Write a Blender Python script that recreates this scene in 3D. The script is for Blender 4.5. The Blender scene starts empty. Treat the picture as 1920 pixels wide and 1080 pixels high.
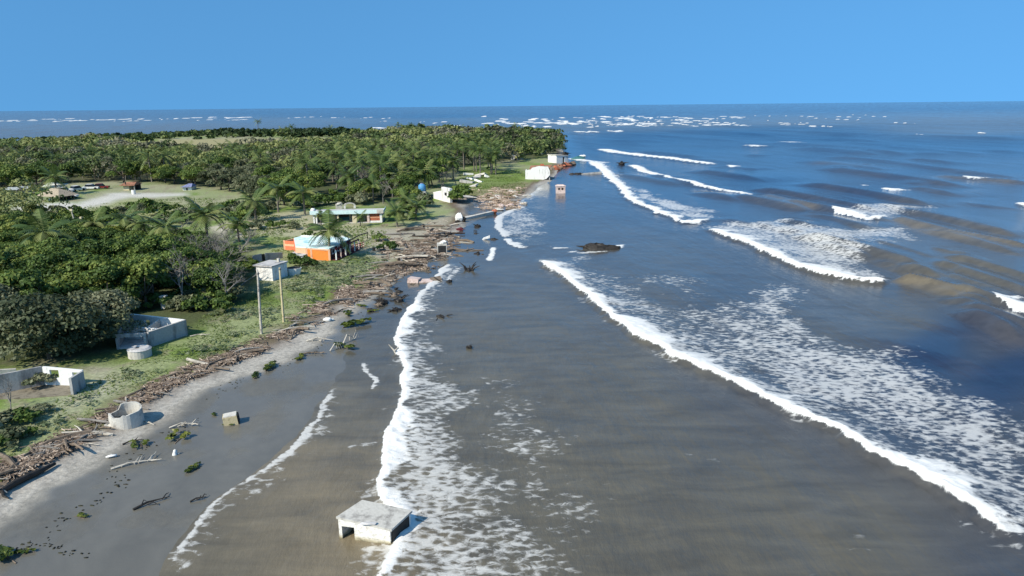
import bpy, math, random
import numpy as np
from mathutils import Vector, Matrix

random.seed(7)
RNG = np.random.default_rng(11)
S = bpy.context.scene
COL = S.collection

# ---------------------------------------------------------------- camera
CAM_H = 22.0
HFOV = math.radians(70.0)
FPX = 960.0 / math.tan(HFOV / 2)
PITCH = math.atan(342.0 / FPX)
ROLL = math.radians(0.567)
_R0 = Vector((1, 0, 0)); _U0 = Vector((0, math.sin(PITCH), math.cos(PITCH))); FWD = Vector((0, math.cos(PITCH), -math.sin(PITCH)))
RIGHT = _R0 * math.cos(ROLL) - _U0 * math.sin(ROLL)
UP = _R0 * math.sin(ROLL) + _U0 * math.cos(ROLL)
cam_d = bpy.data.cameras.new('camera'); cam = bpy.data.objects.new('camera', cam_d); COL.objects.link(cam)
cam_d.sensor_width = 36.0; cam_d.angle = HFOV
cam_d.clip_start = 0.5; cam_d.clip_end = 60000
cam.matrix_world = Matrix(((RIGHT.x, UP.x, -FWD.x, 0), (RIGHT.y, UP.y, -FWD.y, 0), (RIGHT.z, UP.z, -FWD.z, CAM_H), (0, 0, 0, 1)))
S.camera = cam

# ---------------------------------------------------------------- light
SUN_EL = math.radians(40.0)
TO_SUN_XY = Vector((-0.72, -0.69)).normalized()
to_sun = Vector((TO_SUN_XY.x * math.cos(SUN_EL), TO_SUN_XY.y * math.cos(SUN_EL), math.sin(SUN_EL)))
W = bpy.data.worlds.new('World'); S.world = W; W.use_nodes = True
wn = W.node_tree.nodes; wl = W.node_tree.links
wn.clear()
sky = wn.new('ShaderNodeTexSky'); sky.sky_type = 'NISHITA'; sky.sun_disc = False
sky.sun_elevation = SUN_EL
sky.sun_rotation = math.atan2(TO_SUN_XY.x, TO_SUN_XY.y)
sky.altitude = 0.0; sky.air_density = 1.0; sky.dust_density = 0.9; sky.ozone_density = 9.5
stc = wn.new('ShaderNodeTexCoord'); smp = wn.new('ShaderNodeMapping'); snz = wn.new('ShaderNodeVectorMath'); snz.operation = 'NORMALIZE'
smp.inputs['Location'].default_value = (0, 0, 0.30); smp.inputs['Scale'].default_value = (1, 1, 0.40)
wl.new(stc.outputs['Generated'], smp.inputs[0]); wl.new(smp.outputs[0], snz.inputs[0]); wl.new(snz.outputs[0], sky.inputs[0])
bg = wn.new('ShaderNodeBackground'); bg.inputs['Strength'].default_value = 0.15
wo = wn.new('ShaderNodeOutputWorld')
stn = wn.new('ShaderNodeMix'); stn.data_type = 'RGBA'; stn.blend_type = 'MULTIPLY'; stn.inputs[0].default_value = 1.0; stn.inputs[7].default_value = (0.73, 1.08, 1.02, 1)
wl.new(sky.outputs[0], stn.inputs[6]); wl.new(stn.outputs[2], bg.inputs['Color']); wl.new(bg.outputs[0], wo.inputs['Surface'])
sd = bpy.data.lights.new('sun', 'SUN'); sd.energy = 5.0; sd.angle = math.radians(0.53); sd.color = (1.0, 0.92, 0.79)
sun = bpy.data.objects.new('sun', sd); COL.objects.link(sun)
sun.rotation_euler = (-to_sun).to_track_quat('-Z', 'Y').to_euler()
sun.location = (-60, -40, 90)
S.view_settings.view_transform = 'Standard'; S.view_settings.look = 'None'
S.view_settings.exposure = 0.24; S.view_settings.gamma = 1.0; S.view_settings.use_curve_mapping = False
S.cycles.max_bounces = 6; S.cycles.diffuse_bounces = 2; S.cycles.glossy_bounces = 2
S.cycles.transparent_max_bounces = 4; S.cycles.sample_clamp_indirect = 6.0
S.cycles.use_denoising = True

# ---------------------------------------------------------------- helpers
LAND = 0.4
def at(px, py, z=0.0):
    xc = (px - 960.0) / FPX; yc = -(py - 540.0) / FPX
    d = RIGHT * xc + UP * yc + FWD
    t = (z - CAM_H) / d.z
    return Vector((d.x * t, d.y * t, z))
def atl(px, py): return at(px, py, LAND)
def pxm(px, py, z=0.0):                                  # metres per picture pixel at a ground point
    p = at(px, py, z); v = p - Vector((0, 0, CAM_H))
    return v.dot(FWD) / FPX

def _hash(ix, iy, seed):
    h = (ix.astype(np.int64) * 374761393 + iy.astype(np.int64) * 668265263 + seed * 1442695041) & 0x7fffffff
    h = ((h ^ (h >> 13)) * 1274126177) & 0x7fffffff
    return ((h ^ (h >> 16)) & 0xffff) / 65535.0
def vnoise(x, y, seed=0):
    x0 = np.floor(x); y0 = np.floor(y); fx = x - x0; fy = y - y0
    fx = fx * fx * (3 - 2 * fx); fy = fy * fy * (3 - 2 * fy)
    a = _hash(x0, y0, seed); b = _hash(x0 + 1, y0, seed); c = _hash(x0, y0 + 1, seed); d = _hash(x0 + 1, y0 + 1, seed)
    return (a * (1 - fx) + b * fx) * (1 - fy) + (c * (1 - fx) + d * fx) * fy
def fbm(x, y, seed=0, octs=4):
    s = 0; amp = 0.5; tot = 0
    for k in range(octs):
        s = s + amp * vnoise(x, y, seed + k * 17); tot += amp; x = x * 2.03 + 5.1; y = y * 2.03 + 1.7; amp *= 0.5
    return s / tot
def sstep(a, b, x):
    t = np.clip((x - a) / (b - a), 0, 1); return t * t * (3 - 2 * t)

def world_pts(pts, z=0.0): return np.array([at(p[0], p[1], z)[:2] for p in pts])
def in_poly(P, X, Y):
    inside = np.zeros(X.shape, bool); n = len(P)
    for i in range(n):
        x1, y1 = P[i]; x2, y2 = P[(i + 1) % n]
        c = ((y1 > Y) != (y2 > Y)) & (X < (x2 - x1) * (Y - y1) / ((y2 - y1) if y2 != y1 else 1e-9) + x1)
        inside ^= c
    return inside
def line_dist(P, X, Y, closed=False):
    """distance, side sign (+ left of travel), arc length param at the nearest point"""
    best = np.full(X.shape, 1e18); sgn = np.ones(X.shape); par = np.zeros(X.shape); acc = 0.0
    n = len(P); m = n if closed else n - 1
    for i in range(m):
        a = P[i]; b = P[(i + 1) % n]; d = b - a; L = float(np.hypot(*d)) + 1e-9
        t = np.clip(((X - a[0]) * d[0] + (Y - a[1]) * d[1]) / L ** 2, 0, 1)
        dx = X - (a[0] + t * d[0]); dy = Y - (a[1] + t * d[1]); q = dx * dx + dy * dy
        m_ = q < best
        best = np.where(m_, q, best); sgn = np.where(m_, np.sign(d[0] * (Y - a[1]) - d[1] * (X - a[0])), sgn); par = np.where(m_, acc + t * L, par)
        acc += L
    return np.sqrt(best), sgn, par, acc
def poly_sd(P, X, Y):                                    # positive inside
    d, _, _, _ = line_dist(P, X, Y, True)
    return np.where(in_poly(P, X, Y), d, -d)

# ---- materials
def newmat(name):
    m = bpy.data.materials.new(name); m.use_nodes = True
    nt = m.node_tree; return m, nt, nt.nodes['Principled BSDF']
def nd(nt, t, **kw):
    n = nt.nodes.new(t)
    for k, v in kw.items():
        if k in ('operation', 'blend_type', 'data_type', 'attribute_name', 'interpolation_type', 'noise_dimensions', 'feature', 'noise_type', 'attribute_type', 'normalize'): setattr(n, k, v)
        else: n.inputs[k].default_value = v
    return n
def ramp(nt, stops):
    r = nt.nodes.new('ShaderNodeValToRGB'); e = r.color_ramp.elements
    while len(e) < len(stops): e.new(0.5)
    for k, (p, c) in enumerate(stops): e[k].position = p; e[k].color = (c[0], c[1], c[2], 1)
    return r
def stained(name, base, dark=None, scale=1.2, rough=0.9, amount=0.5, bump=0.25, streak=False):
    """plain surface with blotchy weathering at two sizes"""
    m, nt, b = newmat(name); L = nt.links
    dark = dark or tuple(c * 0.45 for c in base)
    tc = nt.nodes.new('ShaderNodeTexCoord'); mp = nt.nodes.new('ShaderNodeMapping')
    mp.inputs['Scale'].default_value = (1, 1, 0.25) if streak else (1, 1, 1)
    L.new(tc.outputs['Object'], mp.inputs[0])
    n1 = nd(nt, 'ShaderNodeTexNoise', Scale=scale, Detail=5.0, Roughness=0.65); L.new(mp.outputs[0], n1.inputs['Vector'])
    n2 = nd(nt, 'ShaderNodeTexNoise', Scale=scale * 6, Detail=4.0, Roughness=0.6); L.new(tc.outputs['Object'], n2.inputs['Vector'])
    r = ramp(nt, [(0.35, dark), (0.35 + 0.3 * (1.05 - amount), base)]); L.new(n1.outputs[0], r.inputs[0])
    mx = nd(nt, 'ShaderNodeMix', data_type='RGBA', blend_type='MULTIPLY'); mx.inputs[0].default_value = 0.35
    r2 = ramp(nt, [(0.3, (0.55, 0.53, 0.5)), (0.6, (1, 1, 1))]); L.new(n2.outputs[0], r2.inputs[0])
    L.new(r.outputs[0], mx.inputs[6]); L.new(r2.outputs[0], mx.inputs[7]); L.new(mx.outputs[2], b.inputs['Base Color'])
    b.inputs['Roughness'].default_value = rough; b.inputs['Specular IOR Level'].default_value = 0.25
    bp = nd(nt, 'ShaderNodeBump', Strength=bump, Distance=0.04); L.new(n2.outputs[0], bp.inputs['Height']); L.new(bp.outputs[0], b.inputs['Normal'])
    return m

# ---- mesh builder
def mesh_arrays(name, V, F, mat, attrs=None, smooth=False):
    me = bpy.data.meshes.new(name); V = np.asarray(V, np.float32); F = np.asarray(F, np.int32); k = F.shape[1]
    me.vertices.add(len(V)); me.vertices.foreach_set('co', V.ravel())
    me.loops.add(F.size); me.loops.foreach_set('vertex_index', F.ravel())
    me.polygons.add(len(F)); me.polygons.foreach_set('loop_start', np.arange(0, F.size, k, dtype=np.int32))
    if smooth: me.polygons.foreach_set('use_smooth', np.ones(len(F), bool))
    for an, (ty, val) in (attrs or {}).items():
        a = me.attributes.new(an, ty, 'POINT')
        a.data.foreach_set('color' if ty == 'FLOAT_COLOR' else 'value', np.asarray(val, np.float32).ravel())
    me.update(calc_edges=True); me.materials.append(mat)
    return me
def link(name, me, parent=None):
    o = bpy.data.objects.new(name, me); COL.objects.link(o)
    if parent is not None: o.parent = parent
    return o
class MB:
    def __init__(s): s.v = []; s.f = []
    def add(s, vs, fs):
        k = len(s.v); s.v += [tuple(v) for v in vs]; s.f += [tuple(i + k for i in f) for f in fs]; return s
    def hexa(s, b, t):                                   # bottom ring, top ring (any n)
        n = len(b)
        return s.add(list(b) + list(t), [tuple(reversed(range(n))), tuple(range(n, 2 * n))] + [(i, (i + 1) % n, n + (i + 1) % n, n + i) for i in range(n)])
    def box(s, x0, x1, y0, y1, z0, z1):
        return s.hexa([(x0, y0, z0), (x1, y0, z0), (x1, y1, z0), (x0, y1, z0)], [(x0, y0, z1), (x1, y0, z1), (x1, y1, z1), (x0, y1, z1)])
    def prism(s, poly, z0, z1): return s.hexa([(p[0], p[1], z0) for p in poly], [(p[0], p[1], z1) for p in poly])
    def wall(s, a, b, z0, z1, t, z1b=None):              # upright wall between two plan points, top may slope
        a = Vector(a[:2]); b = Vector(b[:2]); n = Vector((-(b - a).y, (b - a).x)).normalized() * t / 2
        q = [a - n, b - n, b + n, a + n]; zz = [z1, z1 if z1b is None else z1b]; tops = [zz[0], zz[1], zz[1], zz[0]]
        return s.hexa([(p.x, p.y, z0) for p in q], [(p.x, p.y, h) for p, h in zip(q, tops)])
    def tube(s, pts, rad, n=6, cap=True):
        rings = []; k0 = len(s.v)
        P = [Vector(p) for p in pts]; up = Vector((0.13, 0.31, 1)).normalized()
        for i, p in enumerate(P):
            d = (P[min(i + 1, len(P) - 1)] - P[max(i - 1, 0)]).normalized()
            a = d.cross(up); a = a.normalized() if a.length > 1e-3 else d.cross(Vector((1, 0, 0))).normalized()
            b = d.cross(a); r = rad[i] if hasattr(rad, '__len__') else rad
            for j in range(n):
                t = 2 * math.pi * j / n; s.v.append(tuple(p + a * math.cos(t) * r + b * math.sin(t) * r))
        for i in range(len(P) - 1):
            for j in range(n):
                s.f.append((k0 + i * n + j, k0 + i * n + (j + 1) % n, k0 + (i + 1) * n + (j + 1) % n, k0 + (i + 1) * n + j))
        if cap: s.f.append(tuple(k0 + j for j in reversed(range(n)))); s.f.append(tuple(k0 + (len(P) - 1) * n + j for j in range(n)))
        return s
    def lump(s, c, r, seed=0, nu=8, nv=5, rough=0.35):   # uneven rock-like solid
        rr = random.Random(seed); k0 = len(s.v); c = Vector(c)
        for i in range(nv + 1):
            th = math.pi * i / nv
            for j in range(nu):
                ph = 2 * math.pi * j / nu; q = 1 + rr.uniform(-rough, rough)
                s.v.append((c.x + r[0] * q * math.sin(th) * math.cos(ph), c.y + r[1] * q * math.sin(th) * math.sin(ph), c.z + r[2] * q * math.cos(th)))
        for i in range(nv):
            for j in range(nu):
                s.f.append((k0 + i * nu + j, k0 + (i + 1) * nu + j, k0 + (i + 1) * nu + (j + 1) % nu, k0 + i * nu + (j + 1) % nu))
        return s
    def mesh(s, name, mat, smooth=False):
        me = bpy.data.meshes.new(name); me.from_pydata(s.v, [], s.f); me.update()
        if smooth: me.polygons.foreach_set('use_smooth', [True] * len(me.polygons))
        me.materials.append(mat); return me
    def build(s, name, mat, parent=None, smooth=False): return link(name, s.mesh(name, mat, smooth), parent)

def tag(o, label, cat, group=None):
    o['label'] = label; o['category'] = cat; o['kind'] = 'thing'
    if group: o['group'] = group
    return o
def thing(name, label, cat, loc, rz=0.0, group=None):
    o = bpy.data.objects.new(name, None); COL.objects.link(o); o.location = loc; o.rotation_euler = (0, 0, rz)
    o.empty_display_size = 0.5
    return tag(o, label, cat, group)
def setting(o, kind='structure'): o['kind'] = kind; return o
def frame(a, b):                                        # yaw of the line a->b
    return math.atan2(b.y - a.y, b.x - a.x)
# ================================================================ GROUND AND SEA
WATERLINE = [(250, 1150), (330, 1025), (400, 940), (480, 888), (550, 825), (605, 760), (640, 700), (660, 655), (672, 610), (700, 570), (730, 535), (765, 505), (800, 478), (828, 452),
             (868, 428), (900, 412), (925, 400), (950, 389), (985, 371), (1006, 352), (1034, 338), (1040, 320), (1052, 310), (1075, 306), (1060, 296), (1052, 284), (1052, 268), (1060, 255),
             (1030, 248), (900, 244), (750, 242), (600, 242), (420, 245), (300, 250), (180, 256), (80, 266), (0, 272), (-250, 285), (-700, 330)]
WL = world_pts(WATERLINE)
WLc = np.vstack([WL, [[-3000, WL[-1][1]], [-3000, -40], [WL[0][0], -40]]])
VEG = [(-300, 1110), (-80, 960), (0, 908), (60, 880), (120, 850), (200, 800), (280, 742), (330, 715), (400, 690), (470, 662), (520, 640), (560, 615), (620, 582), (650, 556), (690, 540), (740, 505), (780, 478), (825, 440),
       (850, 420), (868, 402), (860, 388), (845, 378), (870, 368), (930, 380), (975, 366), (1000, 345), (1030, 332), (1040, 312), (1050, 300), (1048, 280), (1048, 265), (1056, 254), (1020, 250), (800, 245), (500, 246), (300, 253), (80, 270), (-250, 290), (-700, 340)]
VL = world_pts(VEG, 0.3); VLc = np.vstack([VL, [[-3000, VL[-1][1]], [-3000, -40], [VL[0][0], -40]]])
POOL = world_pts([(872, 388), (905, 374), (935, 380), (925, 392), (890, 402), (875, 400)], 0.2)

def land_sd(X, Y):
    wob = (fbm(X / 3.0, Y / 3.0, 3, 3) - 0.5) * 1.6
    return poly_sd(WLc, X, Y) + wob
def veg_sd(X, Y):
    return poly_sd(VLc, X, Y) + (fbm(X / 2.2, Y / 2.2, 5, 3) - 0.5) * 2.4
def ground_z(X, Y, s=None, v=None):
    X = np.asarray(X, float); Y = np.asarray(Y, float)
    s = land_sd(X, Y) if s is None else s; v = veg_sd(X, Y) if v is None else v
    z = np.where(s < 0, np.maximum(s * 0.05, -3.0), np.minimum(s * 0.012, 0.12))
    z = z + sstep(-2.5, 0.8, v) * 0.26
    z = z + np.where(v > 0, (fbm(X / 9, Y / 9, 9, 3) - 0.5) * 0.25 * sstep(0, 5, v), 0)
    return z
HX, HY0, HS = -260.0, 22.0, 0.5
_hx, _hy = np.meshgrid(HX + HS * np.arange(660), HY0 + HS * np.arange(700))
HMAP = ground_z(_hx, _hy)
def gz(x, y):
    fx = (x - HX) / HS; fy = (y - HY0) / HS; i = int(fx); j = int(fy)
    if 0 <= i < 659 and 0 <= j < 699 and fx >= 0 and fy >= 0:
        fx -= i; fy -= j
        return float((HMAP[j, i] * (1 - fx) + HMAP[j, i + 1] * fx) * (1 - fy) + (HMAP[j + 1, i] * (1 - fx) + HMAP[j + 1, i + 1] * fx) * fy)
    return float(ground_z(np.array([x]), np.array([y]))[0])
def grd(px, py, dz=0.0):                                # point of the terrain seen at a pixel
    z = 0.3
    for _ in range(4):
        p = at(px, py, z); z = gz(p.x, p.y)
    p.z = z + dz; return p

def fan(q_list, u_list):
    D = CAM_H * FPX / np.asarray(q_list); U = np.asarray(u_list)
    Y = np.repeat(D[:, None], len(U), 1); X = U[None, :] * (D[:, None] + 6.0)
    return X, Y
def grid_faces(nr, nc, keep=None):
    i = np.arange(nr * nc).reshape(nr, nc)
    F = np.stack([i[:-1, :-1], i[:-1, 1:], i[1:, 1:], i[1:, :-1]], -1)
    if keep is not None: F = F[keep]
    return F.reshape(-1, 4)

# ---------------- ground sheet
q = np.concatenate([[1.2, 2, 4, 8, 14, 20, 26], np.arange(30, 900, 3.0), np.arange(905, 1400, 25), [1700, 2300, 4000]])[::-1]
u = np.concatenate([[-6, -4, -3, -2.2, -1.6, -1.2, -1.0, -0.9], np.arange(-0.84, 0.2, 0.0035), np.arange(0.21, 0.9, 0.02), [1, 1.3, 2, 3, 5]])
GX, GY = fan(q, u)
s_ = land_sd(GX, GY); v_ = veg_sd(GX, GY); GZ = ground_z(GX, GY, s_, v_)
def C(*c): return np.array(c, float)
def blend(col, w, c): return col * (1 - w[..., None]) + np.asarray(c) * w[..., None]
n_a = fbm(GX / 1.6, GY / 1.6, 21, 4); n_b = fbm(GX / 7, GY / 7, 31, 4); n_c = fbm(GX / 25, GY / 25, 41, 3)
col = np.ones(GX.shape + (3,)) * C(0.135, 0.124, 0.100)                        # wet sand
dry = sstep(-4.6, -2.4, v_ + (n_b - .5) * 2.6 - 1.4 * sstep(60, 80, GY))
col = blend(col, dry * 0.95, C(0.40, 0.375, 0.33) * 1.0)
col = col * (0.86 + 0.3 * fbm(GX / 2.2, GY / 5, 151, 4) + .18 * (fbm(GX / .5, GY / .5, 152, 2) - .5))[..., None]
wet = (1 - sstep(0.0, 0.8, dry)) * (0.72 + 0.4 * sstep(.35, .6, fbm(GX / 3.0, GY / 4.0, 153, 4)))
wet = np.clip(wet, 0, 1)
vw = sstep(-0.5, 1.2, v_)
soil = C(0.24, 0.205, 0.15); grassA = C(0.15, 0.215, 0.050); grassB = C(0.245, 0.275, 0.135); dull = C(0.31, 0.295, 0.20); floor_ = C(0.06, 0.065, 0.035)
land = np.ones_like(col) * grassB
land = blend(land, sstep(0.45, 0.62, n_b), grassA)
land = blend(land, sstep(0.52, 0.68, n_c) * 0.7, dull)
land = blend(land, sstep(0.56, 0.7, n_a) * 0.6, soil)
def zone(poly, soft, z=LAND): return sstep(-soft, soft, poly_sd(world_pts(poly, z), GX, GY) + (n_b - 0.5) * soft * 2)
# sandy lots round the houses
for poly, c, a in [
    ([(455, 410), (560, 395), (690, 425), (735, 445), (700, 470), (655, 440), (560, 445), (470, 440), (410, 450), (415, 425)], C(0.38, 0.35, 0.24), .8),
    ([(700, 430), (760, 425), (850, 400), (868, 395), (850, 425), (800, 460), (730, 495), (690, 480), (690, 450)], C(0.36, 0.32, 0.26), .8),
    ([(410, 425), (440, 415), (455, 440), (420, 455)], C(0.52, 0.47, 0.38), .9),
    ([(175, 690), (240, 700), (225, 735), (130, 770), (60, 800), (130, 740)], C(0.38, 0.36, 0.29), .75),
    ([(150, 395), (240, 372), (345, 378), (330, 400), (260, 410), (200, 405)], C(0.30, 0.31, 0.16), .9),
    ([(30, 387), (110, 380), (150, 382), (210, 362), (345, 362), (345, 367), (240, 370), (150, 393), (30, 400)], C(0.52, 0.50, 0.45), .95),
    ([(200, 270), (320, 262), (640, 260), (640, 272), (480, 282), (400, 290), (310, 282)], C(0.31, 0.28, 0.15), 1.),
    ([(880, 320), (985, 318), (985, 345), (950, 362), (900, 365), (860, 375), (850, 360)], C(0.14, 0.20, 0.045), .8),
    ([(870, 360), (985, 340), (985, 372), (940, 395), (880, 372)], C(0.27, 0.22, 0.14), .75),
]:
    land = blend(land, zone(poly, 2.5) * a, c)
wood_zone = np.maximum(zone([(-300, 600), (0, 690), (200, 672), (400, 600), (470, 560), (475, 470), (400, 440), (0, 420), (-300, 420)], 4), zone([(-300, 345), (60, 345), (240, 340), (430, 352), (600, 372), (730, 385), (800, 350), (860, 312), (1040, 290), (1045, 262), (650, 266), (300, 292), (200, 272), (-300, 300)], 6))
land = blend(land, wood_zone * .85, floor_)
wrack = np.exp(-((v_ - .4) / 1.6) ** 2) * sstep(0.3, 0.55, n_a + 0.1)
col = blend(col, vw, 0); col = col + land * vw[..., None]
col = blend(col, np.clip(wrack, 0, 1) * 0.8 * sstep(0.04, 0.12, GZ), C(0.12, 0.08, 0.055))
pool = sstep(-0.6, 0.6, poly_sd(POOL, GX, GY)); wet = np.maximum(wet * (1 - vw), pool)
col = blend(col, pool, C(0.09, 0.088, 0.08)); GZ = GZ - pool * 0.25
mg, nt, b = newmat('ground'); L = nt.links
ac = nd(nt, 'ShaderNodeAttribute', attribute_name='col'); aw = nd(nt, 'ShaderNodeAttribute', attribute_name='wet')
tc = nt.nodes.new('ShaderNodeTexCoord')
na = nd(nt, 'ShaderNodeTexNoise', Scale=3.0, Detail=5.0, Roughness=0.7); L.new(tc.outputs['Object'], na.inputs['Vector'])
rr = ramp(nt, [(0.3, (0.64, 0.64, 0.64)), (0.7, (1.32, 1.30, 1.27))]); L.new(na.outputs[0], rr.inputs[0])
mx = nd(nt, 'ShaderNodeMix', data_type='RGBA', blend_type='MULTIPLY'); mx.inputs[0].default_value = 1
fl = nd(nt, 'ShaderNodeMix', data_type='RGBA'); L.new(aw.outputs['Fac'], fl.inputs[0]); L.new(rr.outputs[0], fl.inputs[6]); fl.inputs[7].default_value = (0.97, 0.97, 0.97, 1)
L.new(ac.outputs['Color'], mx.inputs[6]); L.new(fl.outputs[2], mx.inputs[7]); L.new(mx.outputs[2], b.inputs['Base Color'])
mr = nd(nt, 'ShaderNodeMapRange'); L.new(aw.outputs['Fac'], mr.inputs[0]); mr.inputs[3].default_value = 0.95; mr.inputs[4].default_value = 0.2; L.new(mr.outputs[0], b.inputs['Roughness'])
ms = nd(nt, 'ShaderNodeMapRange'); L.new(aw.outputs['Fac'], ms.inputs[0]); ms.inputs[3].default_value = 0.1; ms.inputs[4].default_value = 0.5; L.new(ms.outputs[0], b.inputs['Specular IOR Level'])
mb_ = nd(nt, 'ShaderNodeMapRange'); L.new(aw.outputs['Fac'], mb_.inputs[0]); mb_.inputs[3].default_value = 0.6; mb_.inputs[4].default_value = 0.10
bp = nd(nt, 'ShaderNodeBump', Distance=0.12); L.new(mb_.outputs[0], bp.inputs['Strength']); L.new(na.outputs[0], bp.inputs['Height']); L.new(bp.outputs[0], b.inputs['Normal'])
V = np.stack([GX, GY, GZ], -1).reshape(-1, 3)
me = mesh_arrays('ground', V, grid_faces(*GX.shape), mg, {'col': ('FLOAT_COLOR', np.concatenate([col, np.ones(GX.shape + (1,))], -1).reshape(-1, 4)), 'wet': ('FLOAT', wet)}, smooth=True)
setting(link('ground', me))

# ---------------- sea sheet
q = np.concatenate([[0.9, 1.4, 2, 3, 4], np.arange(5, 60, 0.8), np.arange(60, 200, 1.3), np.arange(200, 900, 1.9), np.arange(902, 1400, 20), [1700, 2300, 4000]])[::-1]
u = np.concatenate([[-6, -4, -3, -2.2, -1.6, -1.2, -0.95], np.arange(-0.82, 0.82, 0.0024), [0.86, 0.95, 1.1, 1.4, 2, 3, 5]])
SX, SY = fan(q, u)
px_v = SY ** 2 / (CAM_H * FPX)                            # metres of sea per picture pixel, for level of detail
row = np.maximum(px_v * 1.5, 0.05)
# ragged lines: shift the sampling point
wx = (fbm(SX / 1.1, SY / 1.1, 51, 3) - .5) * 1.0 + (fbm(SX / 5, SY / 5, 52, 3) - .5) * 2.2
wy = (fbm(SX / 1.1, SY / 1.1, 53, 3) - .5) * 1.0 + (fbm(SX / 5, SY / 5, 54, 3) - .5) * 2.2
EXT = land_sd(SX, SY)
foam = np.zeros(SX.shape); SZ = np.zeros(SX.shape); churn = np.zeros(SX.shape); face = np.zeros(SX.shape)
cx_, cy_ = 1.0, 0.27                                       # seaward heading of the surf
along = SX * -cy_ + SY * cx_; across = SX * cx_ + SY * cy_

def breaker(pts, w=1.0, h=0.4, tail=3.0, tail_d=0.5, rag=1.0, tend=4.0, white=1.0, front=0.6, op=1.0):
    """bore of a breaking wave: pts run far to near, the sea lies to their left"""
    global foam, SZ, churn
    P = world_pts(pts); pad = 6 + tail + w + 30 * h
    m = (SX > P[:, 0].min() - pad) & (SX < P[:, 0].max() + pad) & (SY > P[:, 1].min() - pad) & (SY < P[:, 1].max() + pad)
    if not m.any(): return
    X = SX[m]; Y = SY[m]; d, sg, t, Ltot = line_dist(P, X + wx[m] * rag, Y + wy[m] * rag)
    s = d * sg; rw = row[m]; W_ = np.maximum(w * (0.22 + 1.75 * sstep(.28, .72, fbm(t / 2.9, t * 0 + 3, 61, 3))), rw * 0.55)
    tp = sstep(0, 1, t / (tend + rw)) * sstep(0, 1, (Ltot - t) / (tend + rw)) * (d < 1e9)
    endcut = ((t > 1e-6) & (t < Ltot - 1e-6))
    tp = tp * endcut
    sol = sstep(-0.18 - rw * 0.5, 0.1, s) * (1 - sstep(W_ * .45, W_ * 2.3 + 0.5, s)) * white * np.where(s < W_ * .35, 1, .55 + .85 * fbm(X / .7, Y / .7, 143, 3))
    la = sstep(-0.1, 0.2, s) * np.exp(-np.maximum(s - W_, 0) / tail) * tail_d
    foam[m] = np.maximum(foam[m], np.maximum(sol, la) * tp)
    churn[m] = np.maximum(churn[m], sol * tp * op)
    if h > 0:
        fr = front + rw * 0.6
        prof = sstep(-fr, 0.35, s) * np.where(s > 0.35, np.exp(-((s - 0.35) / (1.6 + w + rw)) ** 1.3), 1)
        SZ[m] = np.maximum(SZ[m], h * prof * np.maximum(tp, 0) * (0.85 + 0.3 * vnoise(t / 1.3, t * 0, 63)))
def swell(pts, h, back=3.0, front=1.6, tend=8.0, br=0.0):
    """unbroken wave: steep side shoreward"""
    global SZ, face
    P = world_pts(pts); pad = 4 * back + 6
    m = (SX > P[:, 0].min() - pad) & (SX < P[:, 0].max() + pad) & (SY > P[:, 1].min() - pad) & (SY < P[:, 1].max() + pad)
    if not m.any(): return
    d, sg, t, Lt = line_dist(P, SX[m], SY[m]); s = d * sg; rw = row[m]
    tp = sstep(0, 1, t / tend) * sstep(0, 1, (Lt - t) / tend) * ((t > 1e-6) & (t < Lt - 1e-6))
    f_ = front + rw
    prof = np.where(s < 0, sstep(-f_ * 1.3, 0.15 * f_, s), np.exp(-(np.maximum(s, 0) / (back + rw)) ** 1.0))
    SZ[m] = np.maximum(SZ[m], h * prof * tp)
    face[m] = np.maximum(face[m], br * sstep(-f_ * 2.4, -f_ * .9, s) * (1 - sstep(-.1 * f_, .3 * f_, s)) * tp)

B1 = [(838, 492), (815, 522), (798, 542), (780, 558), (766, 580), (753, 610), (745, 640), (750, 672), (752, 700), (745, 740), (738, 775), (728, 800), (717, 825), (722, 850), (720, 885), (711, 905), (712, 930), (722, 955), (735, 1000), (712, 1040), (705, 1085), (690, 1150)]
B2 = [(1006, 485), (1025, 498), (1050, 515), (1075, 537), (1110, 564), (1150, 602), (1200, 637), (1250, 664), (1300, 687), (1350, 707), (1400, 730), (1450, 754), (1500, 777), (1560, 807), (1620, 842), (1680, 872), (1740, 907), (1800, 942), (1860, 977), (1900, 1007), (1960, 1050)]
B3 = [(1308, 428), (1350, 442), (1400, 461), (1450, 483), (1500, 504), (1550, 519), (1600, 529), (1650, 531), (1680, 522)]
B3b = [(1848, 564), (1870, 580), (1900, 597), (1940, 612), (2010, 640)]
B4 = [(1108, 303), (1125, 318), (1140, 332), (1160, 352), (1180, 373), (1210, 391), (1250, 406), (1275, 418), (1310, 419), (1345, 408)]
B5 = [(1176, 309), (1210, 325), (1250, 337), (1300, 348), (1350, 359), (1400, 367), (1424, 369)]
B6 = [(1551, 394), (1580, 408), (1620, 416), (1650, 415), (1668, 407)]
B7 = [(1116, 279), (1150, 287), (1200, 293), (1250, 298), (1300, 305), (1350, 311)]
breaker(B1[:5], 0.4, 0.14, 2.6, 0.45, 0.55, 3, op=.35)
breaker(B1[3:], 0.55, 0.16, 2.6, 0.52, 0.55, 3)
breaker(B2, 1.0, 0.55, 5.0, 0.55, 0.65, 5)
breaker(B3, 1.5, 0.75, 6.0, 0.5, 0.7, 5)
breaker(B3b, 1.8, 0.8, 4.0, 0.5, 0.7, 1.5)
breaker(B4, 0.8, 0.5, 4.0, 0.45, 1.0, 6)
breaker(B5, .7, 0.7, 2.0, 0.4, 1.0, 6)
breaker(B6, 1.5, 0.9, 5.0, 0.6, 1.0, 4)
breaker(B7, .8, 0.7, 2.0, 0.4, 1.0, 8)
breaker([(1360, 312), (1375, 316), (1392, 317)], 1.5, 0.7, 2, .4, 1, 2)
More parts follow.
